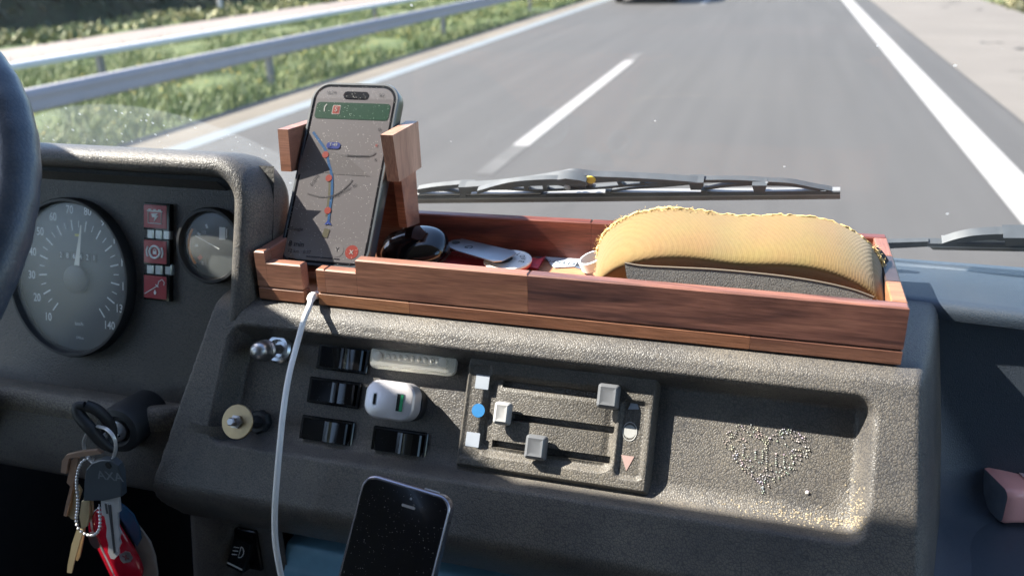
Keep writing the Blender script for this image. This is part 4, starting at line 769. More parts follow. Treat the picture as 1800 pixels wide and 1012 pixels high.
# ================================================================ THINGS IN THE TRAY
TF = flat(1.4072)
EC = thing('earbud_case', (-.338, .740, 1.407), 'glossy black oval earbud case beside the phone stand', 'earbud case')
PB = plain('piano_black', (.004, .004, .005), .05, coat=.5)
a = at(flat(1.428), 728, 428); g = Fr((a[0], a[1], 1.4235), (1, .10, .12), (-.1, .75, .45))
def se(rx, ry, n_=2.3, k=48): return lambda i: [((rx-i)*abs(math.cos(t))**(2/n_)*np.sign(math.cos(t)), (ry-i)*abs(math.sin(t))**(2/n_)*np.sign(math.sin(t))) for t in np.linspace(0, 2*math.pi, k, endpoint=False)]
def dome(rx, H_, sgn, n_=9): return [(rx*(1-math.cos(t)), sgn*H_*math.sin(t)) for t in np.linspace(0, 1.45, n_)]
MB().stack(g, se(.0345, .0260), dome(.0245, .0150, 1), False, True).build('lid', PB, EC, ang=60)
MB().stack(g, se(.0345, .0260), [(0, -.0006)]+[(i, c-.0006) for i, c in dome(.0245, .0140, -1)], False, True).build('case_base', PB, EC, ang=60)
MB().stack(g, se(.0341, .0256), [(0, -.0007), (0, .0001)], False, False).build('seam', STEEL, EC)
MB().rbox(Fr(g.P(.034, -.004, -.002), g.v, g.n), 0, 0, .010, .005, .001, [(.0005, 0), (0, .0015)]).build('hinge', STEEL, EC)
# money clip
MC = thing('money_clip', (-.28, .745, 1.412), 'brushed steel clip with a small engraved mark, lying on a red pack', 'clip')
ap = [tuple(at(flat(1.4235), x, y)) for x, y in ((797, 423), (812, 421), (903, 442), (908, 447), (882, 460), (868, 461), (801, 441), (785, 433))]
g = flat(1.4235); MB().poly(g, ap, 0, .0010).build('clip_front', STEEL, MC, ang=20)
q1 = at(g, 785, 433); q2 = at(g, 797, 423); q3 = at(flat(1.409), 775, 455); q4 = at(flat(1.409), 790, 443)
mb = MB(); cv = spline([(0, 1.4240), (-.004, 1.4228), (-.0065, 1.4185), (-.006, 1.4125), (0, 1.4095), (.02, 1.4090)], 4); mb.grid([[(q1[0]+o_, q1[1]-.001, z), (q2[0]+o_*.9, q2[1]+.001, z)] for o_, z in cv]); mb.build('clip_bend', STEEL, MC)
p = at(g, 801, 428); mb = MB(); mb.lathe(g.off(*p), [(.0042, .0009), (.0042, .0013)], 20); mb.build('clip_hole', VOID, MC)
p = at(g, 824, 436); text('engraved_mark', 'G', .011, g, p[0], p[1], .0011, VOID, MC, rot=-100, sx=1.1)
# red packs
RP = plain('red_foil', (.50, .055, .075), .35, var=.25, scale=90, coat=.2); RPP = plain('pink_paper', (.62, .30, .33), .5)
t = thing('red_pack', (-.29, .735, 1.4075), 'flat red paper pack with faded lettering under the clip', 'pack')
g = flat(1.4125); q = [tuple(at(g, x, y)) for x, y in ((795, 441), (856, 448), (870, 470), (778, 461))]; MB().poly(flat(1.4075), q, 0, .0045).build('pack_body', RP, t, smooth=False)
p = at(g, 822, 452); text('pack_lettering', 'PHOENIX', .0095, g, p[0], p[1], .0001, RPP, t, rot=-6)
t = thing('red_sachet', (-.22, .735, 1.4075), 'crumpled glossy red sachet to the right of the round tin', 'sachet')
pts = [(905, 446), (962, 449), (958, 463), (940, 475), (890, 471), (860, 467)]; base_ = [at(flat(1.412), x, y) for x, y in pts]; mb = MB(); c_ = np.mean(base_, axis=0)
Rg = []
for i in range(9):
    row = []
    for j in range(9):
        s_, t2 = i/8, j/8; a_ = (1-s_)*base_[0]+s_*base_[1]; b2 = (1-s_)*base_[5]+s_*((base_[3]*.7+base_[2]*.3)); p = (1-t2)*a_+t2*b2
        row.append((p[0], p[1], 1.4105+.0022*math.sin(s_*7+t2*3)+.0045*max(0, s_-.75)*4*t2*.6))
    Rg.append(row)
mb.grid(Rg); mb.grid([[(a[0], a[1], a[2]-.0018) for a in r] for r in Rg]); mb.build('foil', RP, t, ang=80)
# round tin
p = at(flat(1.419), 893, 456); g = Fr((p[0], p[1], 1.4135), (1, 0, .02), (0, 1, .08))
t = thing('round_tin', g.o, 'small round tin with white lid and red rim, half under the clip', 'tin')
MB().lathe(g, [(.0215, 0), (.0225, .001), (.0225, .0035)], 48).build('tin_base', plain('red_enamel', (.50, .04, .03), .3), t, ang=40)
MB().lathe(g, [(.0228, .0035), (.0232, .0045), (.0228, .0056), (.0205, .0060), (.0195, .0056), (.001, .0056)], 48).build('tin_lid', plain('white_enamel', (.66, .65, .62), .35), t, ang=30)
mb = MB(); mb.lathe(g.off(-.006, 0, .0058), [(.0105, 0), (.0105, .0002)], 30); mb.build('dark_print', plain('dark_print', (.07, .07, .075), .5), t)
for k, ch in enumerate('LOVE'): a_ = 1.05-.42*k; text('rim_lettering', ch, .0075, g, .0145*math.cos(a_), .0145*math.sin(a_), .0058, MATTE, t, rot=math.degrees(a_)-90)
# blue and white card
t = thing('paper_card', (-.19, .775, 1.4075), 'bluish white printed card lying flat in the middle of the tray', 'card')
g = flat(1.4078)
MB().poly(g, [tuple(at(g, x, y)) for x, y in ((960, 453), (925, 438), (1046, 451), (1036, 460), (1017, 459), (1010, 469), (975, 471), (968, 466))], 0, .0006).build('card_sheet', plain('card_paper', (.40, .46, .54), .4, var=.2, scale=150), t, smooth=False)
p = at(g, 996, 464); text('card_lettering', 'HX51286', .0085, g, p[0], p[1], .0007, MATTE, t, rot=-3, sx=1.1)
g = flat(1.4076); t2_ = thing('clear_film', (-.23, .78, 1.4074), 'dark bluish strip of film along the back of the tray', 'film'); MB().poly(g, [tuple(at(g, x, y)) for x, y in ((870, 434), (905, 436), (1030, 451), (1046, 461), (1020, 473), (1000, 466), (930, 449), (880, 446))], 0, .0001).build('film_strip', plain('film_blue', (.12, .15, .20), .2), t2_, smooth=False)
# small ring of tape
p = at(flat(1.4150), 1042, 466); g = Fr((p[0], p[1], 1.4185), (.8, .3, .35), (-.2, .95, .1))
t = thing('tape_roll', g.o-np.array([0, 0, .01]), 'small pale ring beside the left end of the spectacles case', 'ring'); MB().lathe(g, [(.0125, -.005), (.0130, -.0045), (.0130, .0045), (.0125, .005), (.0108, .005), (.0105, -.005), (.0125, -.005)], 32, False, False).build('ring_body', plain('ring_white', (.55, .58, .60), .3, coat=.3), t)
# ================================================================ SPECTACLES CASE
m, n, l, b = newmat('yellow_canvas'); tc = n.new('ShaderNodeTexCoord'); sp = n.new('ShaderNodeSeparateXYZ'); l.new(tc.outputs['Object'], sp.inputs[0])
def mt(op, a, bb=None):
    q = n.new('ShaderNodeMath'); q.operation = op
    for i, v in enumerate((a, bb)):
        if v is None: continue
        if isinstance(v, (int, float)): q.inputs[i].default_value = v
        else: l.new(v, q.inputs[i])
    return q.outputs[0]
sA = mt('SINE', mt('MULTIPLY', sp.outputs[0], 2*math.pi/.0023)); sB = mt('SINE', mt('MULTIPLY', mt('ADD', mt('MULTIPLY', sp.outputs[0], .5), mt('SUBTRACT', sp.outputs[2], mt('MULTIPLY', sp.outputs[1], .9))), 2*math.pi/.0026)); wv = mt('MULTIPLY', sA, sB)
nn = n.new('ShaderNodeTexNoise'); nn.inputs['Scale'].default_value = 350; l.new(tc.outputs['Object'], nn.inputs['Vector']); wv2 = mt('ADD', wv, mt('MULTIPLY', nn.outputs['Fac'], 2.6))
bp = n.new('ShaderNodeBump'); bp.inputs['Strength'].default_value = .16; bp.inputs['Distance'].default_value = .0004; l.new(wv2, bp.inputs['Height']); l.new(bp.outputs[0], b.inputs['Normal'])
n2 = n.new('ShaderNodeTexNoise'); n2.inputs['Scale'].default_value = 25; n2.inputs['Detail'].default_value = 5; l.new(tc.outputs['Object'], n2.inputs['Vector'])
mx = n.new('ShaderNodeMix'); mx.data_type = 'RGBA'; mr = n.new('ShaderNodeMapRange'); mr.inputs[1].default_value = -1; mr.inputs[2].default_value = 2; l.new(wv2, mr.inputs[0]); l.new(mr.outputs[0], mx.inputs[0]); mx.inputs[6].default_value = (.180, .112, .036, 1); mx.inputs[7].default_value = (.235, .152, .052, 1)
m4 = n.new('ShaderNodeMix'); m4.data_type = 'RGBA'; m4.blend_type = 'MULTIPLY'; m4.inputs[0].default_value = .35; l.new(mx.outputs[2], m4.inputs[6]); l.new(n2.outputs['Color'], m4.inputs[7]); l.new(m4.outputs[2], b.inputs['Base Color']); b.inputs['Roughness'].default_value = .95; b.inputs['Sheen Weight'].default_value = .3
CANV = m
SCASE = thing('spectacles_case', (-.02, .70, 1.407), 'mustard yellow canvas spectacles case with frayed edge, standing open in the tray', 'spectacles case')
f70 = Fr((0, .722, 0), (1, 0, 0), (0, 0, 1))
outl = [(1056, 486), (1052, 460), (1053, 433), (1062, 412), (1080, 394), (1105, 380), (1145, 369), (1190, 366), (1235, 370), (1285, 377), (1330, 378), (1380, 377), (1430, 381), (1475, 393), (1512, 413), (1538, 438), (1551, 470), (1556, 520)]
oc = [at(f70, x, y) for x, y in outl]; oc = spline(oc, 7); oc = [np.array(p) for p in oc]; NO = len(oc)
cen = np.array([-.016, 1.412]); G_ = []; UVS = []
NV = 26
for j in range(NV+1):
    s_ = j/NV; k_ = s_**.9                          # 0 at the outline, 1 at the foot line of the front
    row = []
    for i, p in enumerate(oc):
        foot = np.array([oc[0][0]+(oc[-1][0]-oc[0][0])*(i/(NO-1)), 1.409]); foot = foot*np.array([.97, 1])+np.array([cen[0]*.03, 0])
        q_ = p*(1-k_)+foot*k_; bulge = math.sin(min(1, s_*1.25)*math.pi/2)
        yy = .722-.052*math.sin(min(1, s_*3.0)*math.pi/2)**.8+.040*max(0, (s_-.30)/.70)**.9; row.append((q_[0], yy, q_[1]))
    G_.append(row)
G2 = [[(p[0], .722+.022*math.sin(min(1, 1.3*j/10)*math.pi/2), p[2]*(1-j/10)+1.409*(j/10)) for p in G_[0]] for j in range(11)]
def uvgrid(o, nu, nv, flip=False):
    me = o.data; uvl = me.uv_layers.new(name='UVMap')
    for lp in me.loops: vi = lp.vertex_index; uvl.data[lp.index].uv = ((vi % nv)/(nv-1), (vi//nv)/(nu-1))
mb = MB(); mb.grid(G_); o = mb.build('front_shell', CANV, SCASE, ang=80); uvgrid(o, NV+1, NO)
mb = MB(); mb.grid(G2); o = mb.build('back_shell', CANV, SCASE, ang=80); uvgrid(o, 11, NO)
FZ = plain('frayed_thread', (.60, .44, .20), .95, var=.3, scale=300, bump=.6, bscale=900)
mb = MB(); mb.tube([np.array([p[0], .7215+random.gauss(0, .0005), p[1]])+rng.normal(0, .00045, 3) for p in oc], [random.uniform(.0011, .0019) if (i < NO*.42 or i > NO*.88) else .0007 for i in range(NO)], 7)
for k in range(520):
    i = int(random.choice([random.uniform(0, .5), random.uniform(0, .3), random.uniform(.88, 1)])*(NO-1)); p = oc[i]; s0 = np.array([p[0], .7205, p[1]])+rng.normal(0, .0012, 3); d_ = rng.normal(0, 1, 3); d_ = nz(d_+nz(np.array([p[0]-cen[0], -.6, p[1]-cen[1]]))*.8)
    mb.tube([s0, s0+d_*random.uniform(.0008, .0024), s0+d_*.003+rng.normal(0, .0009, 3)], .00018, 3)
mb.build('frayed_edge', FZ, SCASE)
fz2 = Fr((0, .664, 0), (1, 0, 0), (0, 0, 1)); tp = [at(fz2, x, y) for x, y in ((1098, 462), (1130, 467), (1190, 470), (1250, 473), (1320, 479), (1390, 487), (1450, 497), (1500, 509), (1536, 522))]; tp = spline(tp, 5)
mb = MB(); mb.grid([[(p[0]+(cen[0]-p[0])*.02*k, .664-.0035*math.sin(k/5*2.2), p[1]*(1-k/5)+1.409*(k/5)) for k in range(6)] for p in tp]); mb.grid([[(p[0], .6655, p[1]-.0004), (p[0], .664, p[1])] for p in tp])
mb.build('front_flap', leather('worn_leather', (.085, .09, .10), rough=.5, scale=700, strength=.4, dist=.0006, dust=.4), SCASE, ang=70)
mb = MB(); mb.tube([(p[0], .664, p[1]) for p in tp], .0007, 6); mb.build('flap_edge', plain('leather_edge', (.16, .13, .10), .7), SCASE)
ed = [np.array(p) for p in oc[int(NO*.86):]]; mb = MB(); mb.grid([[(p[0]+.0015+.003*k, .724+.004*k, p[1]-.003*k) for k in range(4)] for p in ed]); mb.build('dark_lining', plain('lining_felt', (.012, .010, .012), .9), SCASE)
# ================================================================ OLD PHONE IN FRONT OF THE CONSOLE
P2 = lean((0, .625, 1.399), 30).off(c=.075)
ta = at(P2, 640, 829); tb = at(P2, 797, 876); ag = math.degrees(math.atan2(tb[1]-ta[1], tb[0]-ta[0])); W2 = math.hypot(*(tb-ta))
g = P2.off((ta[0]+tb[0])/2, (ta[1]+tb[1])/2).rot(ag)
O2 = thing('old_smartphone', g.P(0, -.15, -.01), 'small older smartphone with dark dusty screen and round corners, standing in front of the console', 'smartphone')
Hp = W2*2.12
MB().rbox(g, 0, -Hp/2, W2, Hp, .0115, [(.0015, -.0095), (0, -.0085), (0, -.0018), (.0007, -.0004), (.0014, 0), (.0022, -.0002)], 9).build('metal_frame', plain('grey_alloy', (.30, .29, .33), .24, .9), O2, ang=35)
fgl = MB().rbox(g, 0, -Hp/2, W2-.0044, Hp-.0044, .0095, [(0, -.004), (0, -.0001), (.0003, .0001)], 9).build('front_glass', dusty('old_phone_glass', (.006, .006, .008), .09, .5, 560, coat=.2, thr=.12), O2)
MB().rbox(g, .0045, -.0150, .0110, .0020, .0009, [(0, .0001), (0, .0003)]).build('speaker_slot', plain('slot_grey', (.30, .28, .27), .5), fgl)
MB().lathe(g.off(.005, -.0090, .0001), [(.0010, 0), (.0009, .0002)], 14).build('front_camera', plain('lens_grey', (.2, .2, .21), .2), fgl)
MB().box(g, .012, .024, -.0002, .0008, -.0062, -.0036, .0003).build('power_button', STEEL, O2)
mb = MB(); mb.box(g, W2/2-.0004, W2/2+.0001, -.0185, -.0175, -.0086, -.0010, .0001); mb.build('antenna_line', MATTE, O2)
# holder that carries it
t = thing('phone_holder', g.P(0, -.19, -.02), 'dark bracket holding the older phone from below', 'phone holder')
MB().box(g, -W2*.3, W2*.3, -Hp-.004, -Hp*.55, -.016, -.0105, .001).build('holder_plate', MATTE, t); MB().box(g, -W2*.3, W2*.3, -Hp-.008, -Hp-.001, -.016, .003, .001).build('holder_foot', MATTE, t)
MB().box(g, -.01, .01, -Hp*.75, -Hp*.62, -.12, -.0165, .001).build('holder_arm', MATTE, t)
# ================================================================ PINK TISSUE PACK IN THE POCKET
ZP = 1.2055
c1 = at(flat(ZP), 1762, 926); c2 = at(flat(ZP), 1703, 862); ang_ = math.degrees(math.atan2(c1[1]-c2[1], c1[0]-c2[0])); dv = nz(c2-c1); du = np.array([dv[1], -dv[0]]); 
if du[0] < 0: du = -du
g = Fr((c1[0], c1[1], ZP), (du[0], du[1], 0), (dv[0], dv[1], 0)).rot(0)
sgn = 1 if g.n[2] > 0 else -1
TP = thing('tissue_pack', (c1[0]+.06, c1[1]+.03, ZP), 'pink pack of paper tissues with a small blue face print, lying in the passenger pocket', 'tissue pack')
h_ = .036; L_ = .125; D_ = float(np.linalg.norm(c2-c1))*1.05
R = []
for a_, e in ((0.0, 0), (.0035, 1), (.012, 1), (.03, 1), (.06, 1), (L_-.01, 1), (L_, 1)):
    row = []
    for (b_, c__) in rr(D_/2, h_/2, D_, h_, .007, 4):
        sc = 1 if e else .93; row.append(g.P(a_, D_/2+(b_-D_/2)*sc, sgn*(h_/2+(c__-h_/2)*sc+.0008*math.sin(a_*160+b_*130))))
    R.append(row)
mb = MB(); mb.grid(R, closed_v=True); mb.f.append(tuple(range((len(R)-1)*len(R[0]), len(R)*len(R[0])))); mb.build('pack_wrap', plain('pink_film', (.88, .42, .38), .3, var=.12, scale=40, bump=.4, bscale=120, coat=.2), TP, ang=50)
mb = MB(); mb.f = []; mb.add(R[0], [tuple(range(len(R[0])))]); mb.grid([R[0], [tuple(np.array(p)*1.0+g.u*.0002) for p in R[1]]], closed_v=True); mb.build('clear_end', plain('clear_film', (.26, .31, .37), .25, var=.3, scale=60, bump=.5, bscale=150), TP)
fz = Fr(g.P(0, -.0004, 0), g.u, (0, 0, 1)); 
if fz.n[1] > 0: pass
MB().rbox(fz, .033, .016, .017, .017, .001, [(0, -.0002), (0, .0012)] if fz.n@np.array([0, -1, 0]) > 0 else [(0, -.0012), (0, .0002)]).build('white_label', plain('white_label', (.62, .60, .62), .5), TP)
sg = 1 if fz.n@np.array([0, -1, 0]) > 0 else -1
mb = MB(); mb.lathe(fz.off(.033, .016, sg*.0014), [(.0062, 0), (.0062, sg*.0002)], 28); mb.build('print_disc', plain('navy', (.02, .05, .16), .5), TP)
mb = MB(); mb.lathe(fz.off(.033, .0145, sg*.0017), [(.0042, 0), (.0042, sg*.0002)], 28); mb.build('print_face', plain('pale_face', (.60, .56, .60), .5), TP)
mb = MB()
for x in (-.0016, .0016): mb.lathe(fz.off(.033+x, .0150, sg*.0020), [(.0005, 0), (.0005, sg*.0002)], 8)
mb.build('print_eyes', MATTE, TP)
ft = Fr(g.P(0, 0, sgn*(h_+.0008)), g.u, g.v); MB().rbox(ft, .040, D_*.42, .030, .018, .003, [(0, -.0006), (0, sgn*.0004)] if sgn > 0 else [(0, .0006), (0, -.0004)]).build('top_label', plain('pale_pink_label', (.66, .48, .48), .5), TP)
# ================================================================ STEERING WHEEL
SWH = leather('wheel_leather', (.030, .045, .072), rough=.34, scale=330, strength=.12, dust=.12)
SRAD = .182
yw_, ln_ = math.radians(-5.77), math.radians(40.7)
fw = Fr((-.6577, .3977, 1.5224), (math.cos(yw_), -math.sin(yw_), 0), (math.sin(yw_)*math.sin(ln_), math.cos(yw_)*math.sin(ln_), math.cos(ln_)))
SW = thing('steering_wheel', fw.o, 'dark leather wrapped steering wheel rim at the left edge', 'steering wheel')
mb = MB(); NS = 180; R = []
for i in range(NS):
    t_ = 2*math.pi*i/NS; c_ = fw.P(SRAD*math.cos(t_), SRAD*math.sin(t_)); rd = fw.u*math.cos(t_)+fw.v*math.sin(t_); rad = .0143+.0003*math.sin(t_*46)
    R.append([c_+rd*rad*math.cos(a_)+fw.n*rad*1.05*math.sin(a_) for a_ in np.linspace(0, 2*math.pi, 28, endpoint=False)])
mb.grid(R, closed_u=True, closed_v=True); mb.build('rim', SWH, SW, ang=80)
MB().lathe(fw.off(c=-.045), [(.055, -.02), (.062, .0), (.055, .018), (.02, .026)], 40).build('hub', MATTE, SW)
for a_ in (-150, -30, 90) if False else (160, 20, 270):
    t_ = math.radians(a_); p0 = fw.P(.05*math.cos(t_), .05*math.sin(t_), -.045); p1 = fw.P((SRAD-.008)*math.cos(t_), (SRAD-.008)*math.sin(t_), -.006)
    if a_ == 20: continue
    mb = MB(); mb.tube([p0, (p0+p1)/2-fw.n*.004, p1], [.014, .010, .009], 10); mb.build('spoke', MATTE, SW)
mb = MB(); mb.tube([fw.P(0, 0, -.06), np.array([fw.o[0]-.12, .60, 1.22])], .024, 16); mb.build('steering_column', MATTE, SW)
# ================================================================ WIPERS
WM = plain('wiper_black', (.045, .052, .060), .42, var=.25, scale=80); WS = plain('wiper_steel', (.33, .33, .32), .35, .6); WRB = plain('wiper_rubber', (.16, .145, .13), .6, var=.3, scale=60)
WG = Fr(GF.P(0, 0, -.018), (1, 0, 0), (0, SG, 1))          # plane just outside the glass
def wp(x, y, c=0): a = at(WG, x, y); return WG.P(a[0], a[1], c)
def strip(t, name, m_, top, bot, th=.003, c=0):
    mb = MB(); top = [at(WG, *p) for p in top]; bot = [at(WG, *p) for p in bot]; n_ = len(top)
    R = [[WG.P(*top[i], c-th/2), WG.P(*top[i], c+th/2), WG.P(*bot[i], c+th/2), WG.P(*bot[i], c-th/2)] for i in range(n_)]
    mb.grid(R, closed_v=True); b_ = len(mb.v)-4*n_; mb.f += [(b_, b_+1, b_+2, b_+3), tuple(b_+4*(n_-1)+k for k in range(4))]; return mb.build(name, m_, t, ang=50)
def lin(x0, y0, x1, y1, n_=14): return [(x0+(x1-x0)*i/(n_-1), y0+(y1-y0)*i/(n_-1)) for i in range(n_)]
w1 = thing('windscreen_wiper', wp(1100, 345), 'long black wiper with a yellow dot, lying across the middle of the windscreen foot', 'wiper', 'windscreen wipers')
XL = 640
strip(w1, 'blade_rail', WM, lin(XL, 343, 1477, 333), lin(XL, 347, 1477, 337), .007)
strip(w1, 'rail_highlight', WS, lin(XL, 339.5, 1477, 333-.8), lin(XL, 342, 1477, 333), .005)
strip(w1, 'rail_groove', WS, lin(XL, 347, 1477, 337), lin(XL, 348.5, 1477, 339.5), .006)
strip(w1, 'rubber_squeegee', WRB, lin(XL, 348.5, 1477, 340), lin(XL, 357, 1477, 348), .003)
def bow(p, w_, name='bridge', th=.006, m_=WM, c=.0):
    q = spline([np.array(a, float) for a in p], 6); return strip(w1, name, m_, [(a[0], a[1]-w_(i/(len(q)-1))) for i, a in enumerate(q)], [(a[0], a[1]+w_(i/(len(q)-1))) for i, a in enumerate(q)], th, c)
# main yoke with windows
top = spline([np.array(p, float) for p in ((820, 319), (870, 316), (930, 309), (985, 300), (1010, 296), (1045, 300), (1100, 302), (1160, 305), (1215, 309), (1238, 311))], 5)
bot = spline([np.array(p, float) for p in ((822, 325), (870, 323), (930, 318), (985, 316), (1010, 316), (1045, 312), (1100, 309), (1160, 311), (1215, 315), (1238, 319))], 5)
strip(w1, 'main_yoke', WM, top, bot, .008, .004)
lo = spline([np.array(p, float) for p in ((830, 331), (880, 327), (940, 330), (1000, 328), (1050, 326), (1120, 320), (1180, 317), (1232, 318))], 5)
strip(w1, 'yoke_underbar', WM, [(a[0], a[1]-2.0) for a in lo], [(a[0], a[1]+1.6) for a in lo], .005, .002)
for x in (895, 925, 958, 1090, 1130, 1162, 1190): strip(w1, 'yoke_web', WM, [(x-4, 314), (x+4, 314)], [(x-1, 328 if x < 1000 else 319), (x+8, 328 if x < 1000 else 319)], .005, .003)
bow([(735, 333), (765, 328), (815, 323)], lambda s: 3.6-s*.5, 'side_yoke'); bow([(735, 336), (780, 333), (815, 338)], lambda s: 1.5, 'side_claw', .004)
bow([(830, 331), (890, 329), (945, 334), (957, 338)], lambda s: 3.0-1.4*s, 'side_claw', .004); bow([(1225, 318), (1170, 324), (1110, 329), (1070, 334)], lambda s: 3.2-2*s, 'side_claw', .004)
bow([(1232, 315), (1290, 315), (1350, 318)], lambda s: 2.6, 'side_yoke'); bow([(1345, 319), (1390, 321), (1430, 328), (1462, 333)], lambda s: 3.8-2.2*s, 'side_yoke'); bow([(1330, 321), (1280, 324), (1238, 330)], lambda s: 2.4, 'side_claw', .004)
for x, y in ((822, 325), (1225, 316), (1336, 321)): strip(w1, 'pivot_clip', WM, [(x-13, y-6), (x+13, y-6)], [(x-9, y+7), (x+9, y+7)], .011, .003)
for x, y in ((815, 339), (957, 338), (1070, 333), (1238, 331), (1447, 332)): strip(w1, 'claw', WM, [(x-5, y-2), (x+5, y-2)], [(x-5, y+4), (x+5, y+4)], .009)
# arm coming in from behind and its head
arm = spline([np.array(p, float) for p in ((845, 320), (900, 305), (950, 300), (985, 299), (1004, 300))], 5)
strip(w1, 'wiper_arm', WM, [(a[0], a[1]-2.5) for a in arm], [(a[0], a[1]+3.5) for a in arm], .006, .012)
strip(w1, 'arm_head', WM, [(985, 296), (1000, 294), (1025, 297), (1035, 300)], [(985, 306), (1000, 309), (1025, 310), (1035, 310)], .012, .010)
mb = MB(); a = at(WG, 1003, 308); mb.lathe(WG.off(a[0], a[1], .0165), [(.0035, 0), (.0035, .001), (.0018, .0012)], 16); mb.build('pivot_bolt', STEEL, w1)
mb = MB(); a = at(WG, 1041, 305); mb.lathe(WG.off(a[0], a[1], .0085), [(.0052, 0), (.0050, .0008), (.003, .0012)], 20); mb.build('yellow_dot', plain('yellow_paint', (.72, .55, .04), .5), w1)
mb = MB()
for k in range(26): p = wp(random.uniform(995, 1038), random.uniform(318, 326)); mb.lathe(Fr(p, rng.normal(0, 1, 3), (0, 0, 1)), [(.003, 0), (.002, .003)], 5)
mb.build('old_dirt', plain('debris_brown', (.22, .15, .10), .9, var=.5, scale=300), w1)
w2_ = thing('windscreen_wiper', wp(1700, 430), 'second wiper cut off by the right edge, with a flat arm reaching to its blade', 'wiper', 'windscreen wipers')
XR = 2150
def st2(*a, **k): return strip(w2_, *a, **k)
st2('wiper_arm', WM, lin(1535, 424, 1632, 421, 4), lin(1535, 435, 1632, 430, 4), .005, .0)
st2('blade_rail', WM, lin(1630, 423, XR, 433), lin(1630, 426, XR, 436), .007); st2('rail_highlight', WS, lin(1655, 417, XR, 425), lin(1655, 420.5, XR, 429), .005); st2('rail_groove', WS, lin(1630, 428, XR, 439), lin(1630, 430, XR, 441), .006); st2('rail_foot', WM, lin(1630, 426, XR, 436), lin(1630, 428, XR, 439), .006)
st2('rubber_squeegee', WRB, lin(1632, 430, XR, 441), lin(1640, 437, XR, 447), .003)
tp_ = spline([np.array(p, float) for p in ((1655, 416), (1680, 408), (1710, 402), (1745, 399.5), (1762, 399), (1830, 396), (1950, 394))], 5); bt_ = spline([np.array(p, float) for p in ((1655, 418), (1680, 415.5), (1710, 412), (1745, 409.5), (1762, 411), (1830, 408), (1950, 406))], 5)
st2('main_yoke', WM, tp_, bt_, .009, .004); st2('arm_head', WM, [(1761, 395), (1800, 395), (1860, 395)], [(1766, 409), (1800, 409), (1860, 409)], .016, .008)
st2('side_claw', WM, lin(1700, 416, 1900, 404, 6), lin(1700, 417.5, 1900, 410, 6), .004)
# ================================================================ KEYS IN THE IGNITION
YK = .532; fk = Fr((0, YK, 0), (1, 0, 0), (0, 0, 1))       # vertical plane the bunch hangs in
def kp(x, y, c=0): a = at(fk, x, y, c); return fk.P(a[0], a[1], c)
def kpoly(pts, c=0): return [tuple(at(fk, x, y, c)) for x, y in pts]
def bev(mb, f, pts, c0, c1, e=.0006):
    P_ = np.array(pts); ctr = P_.mean(axis=0)
    return mb.stack(f, lambda i: [tuple(p+(ctr-p)/max(np.linalg.norm(ctr-p), 1e-6)*i) for p in P_], [(e, c0), (0, c0+e*.8), (0, c1-e*.8), (e, c1)])
KBR = plain('key_brass', (.58, .42, .24), .30, .5, var=.2, scale=150); KNI = plain('key_nickel', (.72, .71, .70), .30, .55); RUB = plain('key_rubber', (.045, .055, .066), .45, bump=.2)
# ignition key head
t = thing('ignition_key', kp(175, 745), 'black-headed key turned in the ignition lock, seen nearly edge on', 'key')
mb = MB(); hp = spline([kp(150, 712, .004), kp(137, 715, .006), kp(140, 730, .008), kp(158, 752, .010), kp(180, 778, .008), kp(200, 790, .004)], 5); mb.tube(hp, [.0035+.0022*math.sin(i/(len(hp)-1)*3.14) for i in range(len(hp))], 12); mb.build('key_head', MATTE, t, ang=70)
mb = MB(); mb.tube(spline([kp(150, 712, .004), kp(170, 720, .0), kp(188, 738, -.004), kp(196, 758, -.006), kp(192, 780, 0)], 5), .0052, 10); mb.build('key_bow', MATTE, t, ang=70)
mb = MB(); mb.box(Fr(IG.P(0, 0, 0), IG.rot(35).v, IG.n), -.0045, .0045, -.002, .020, -.0011, .0011, .0003); mb.build('key_blade', KNI, t)
# split ring
t = thing('key_ring', kp(190, 790), 'steel split ring hanging from the ignition key', 'key ring')
mb = MB(); rp_ = spline([kp(172, 748, .006), kp(190, 754, .012), (kp(203, 772, .014)), kp(203, 795, .013), kp(192, 812, .010), kp(172, 815, .002), kp(155, 802, -.004), kp(148, 780, -.006), kp(153, 762, -.004), kp(163, 752, .002), kp(172, 748, .006)], 6)[:-1]
mb.tube(rp_, .00105, 8, closed=True); mb.tube([p+np.array([.0004, -.0019, .0003]) for p in rp_], .0010, 8, closed=True); mb.build('ring_wire', KNI, t, ang=80)
# car key with rubber head
t = thing('car_key', kp(192, 850, .012), 'key with square black rubber head lettered AXA and long steel blade', 'key')
c_ = .010; hd = kpoly([(157, 872), (158, 840), (161, 818), (172, 805), (188, 800), (205, 801), (217, 810), (222, 824), (224, 864), (190, 872)], c_); mb = MB(); bev(mb, fk, hd, c_, c_+.0075, .001); mb.build('key_head', RUB, t, ang=30)
p = at(fk, 193, 837, c_+.008); text('key_lettering', 'AXA', .0125, fk, p[0], p[1], c_+.0077, plain('lettering_grey', (.13, .15, .17), .4), t, rot=3, sx=1.1, bold=.01)
p = at(fk, 190, 818, c_+.008); mb = MB(); mb.lathe(fk.off(p[0], p[1], c_+.0076), [(.0032, 0), (.0032, .0003)], 20); mb.build('eyelet', VOID, t)
bl = kpoly([(179, 871), (211, 869), (213, 897), (209, 898), (210, 925), (214, 935), (211, 945), (214, 953), (210, 962), (211, 972), (203, 980), (197, 979), (192, 968), (193, 955), (189, 940), (190, 925), (186, 905), (181, 902)], c_+.003); mb = MB(); mb.poly(fk, bl, c_+.0026, c_+.0048); mb.build('key_blade', KNI, t, smooth=False)
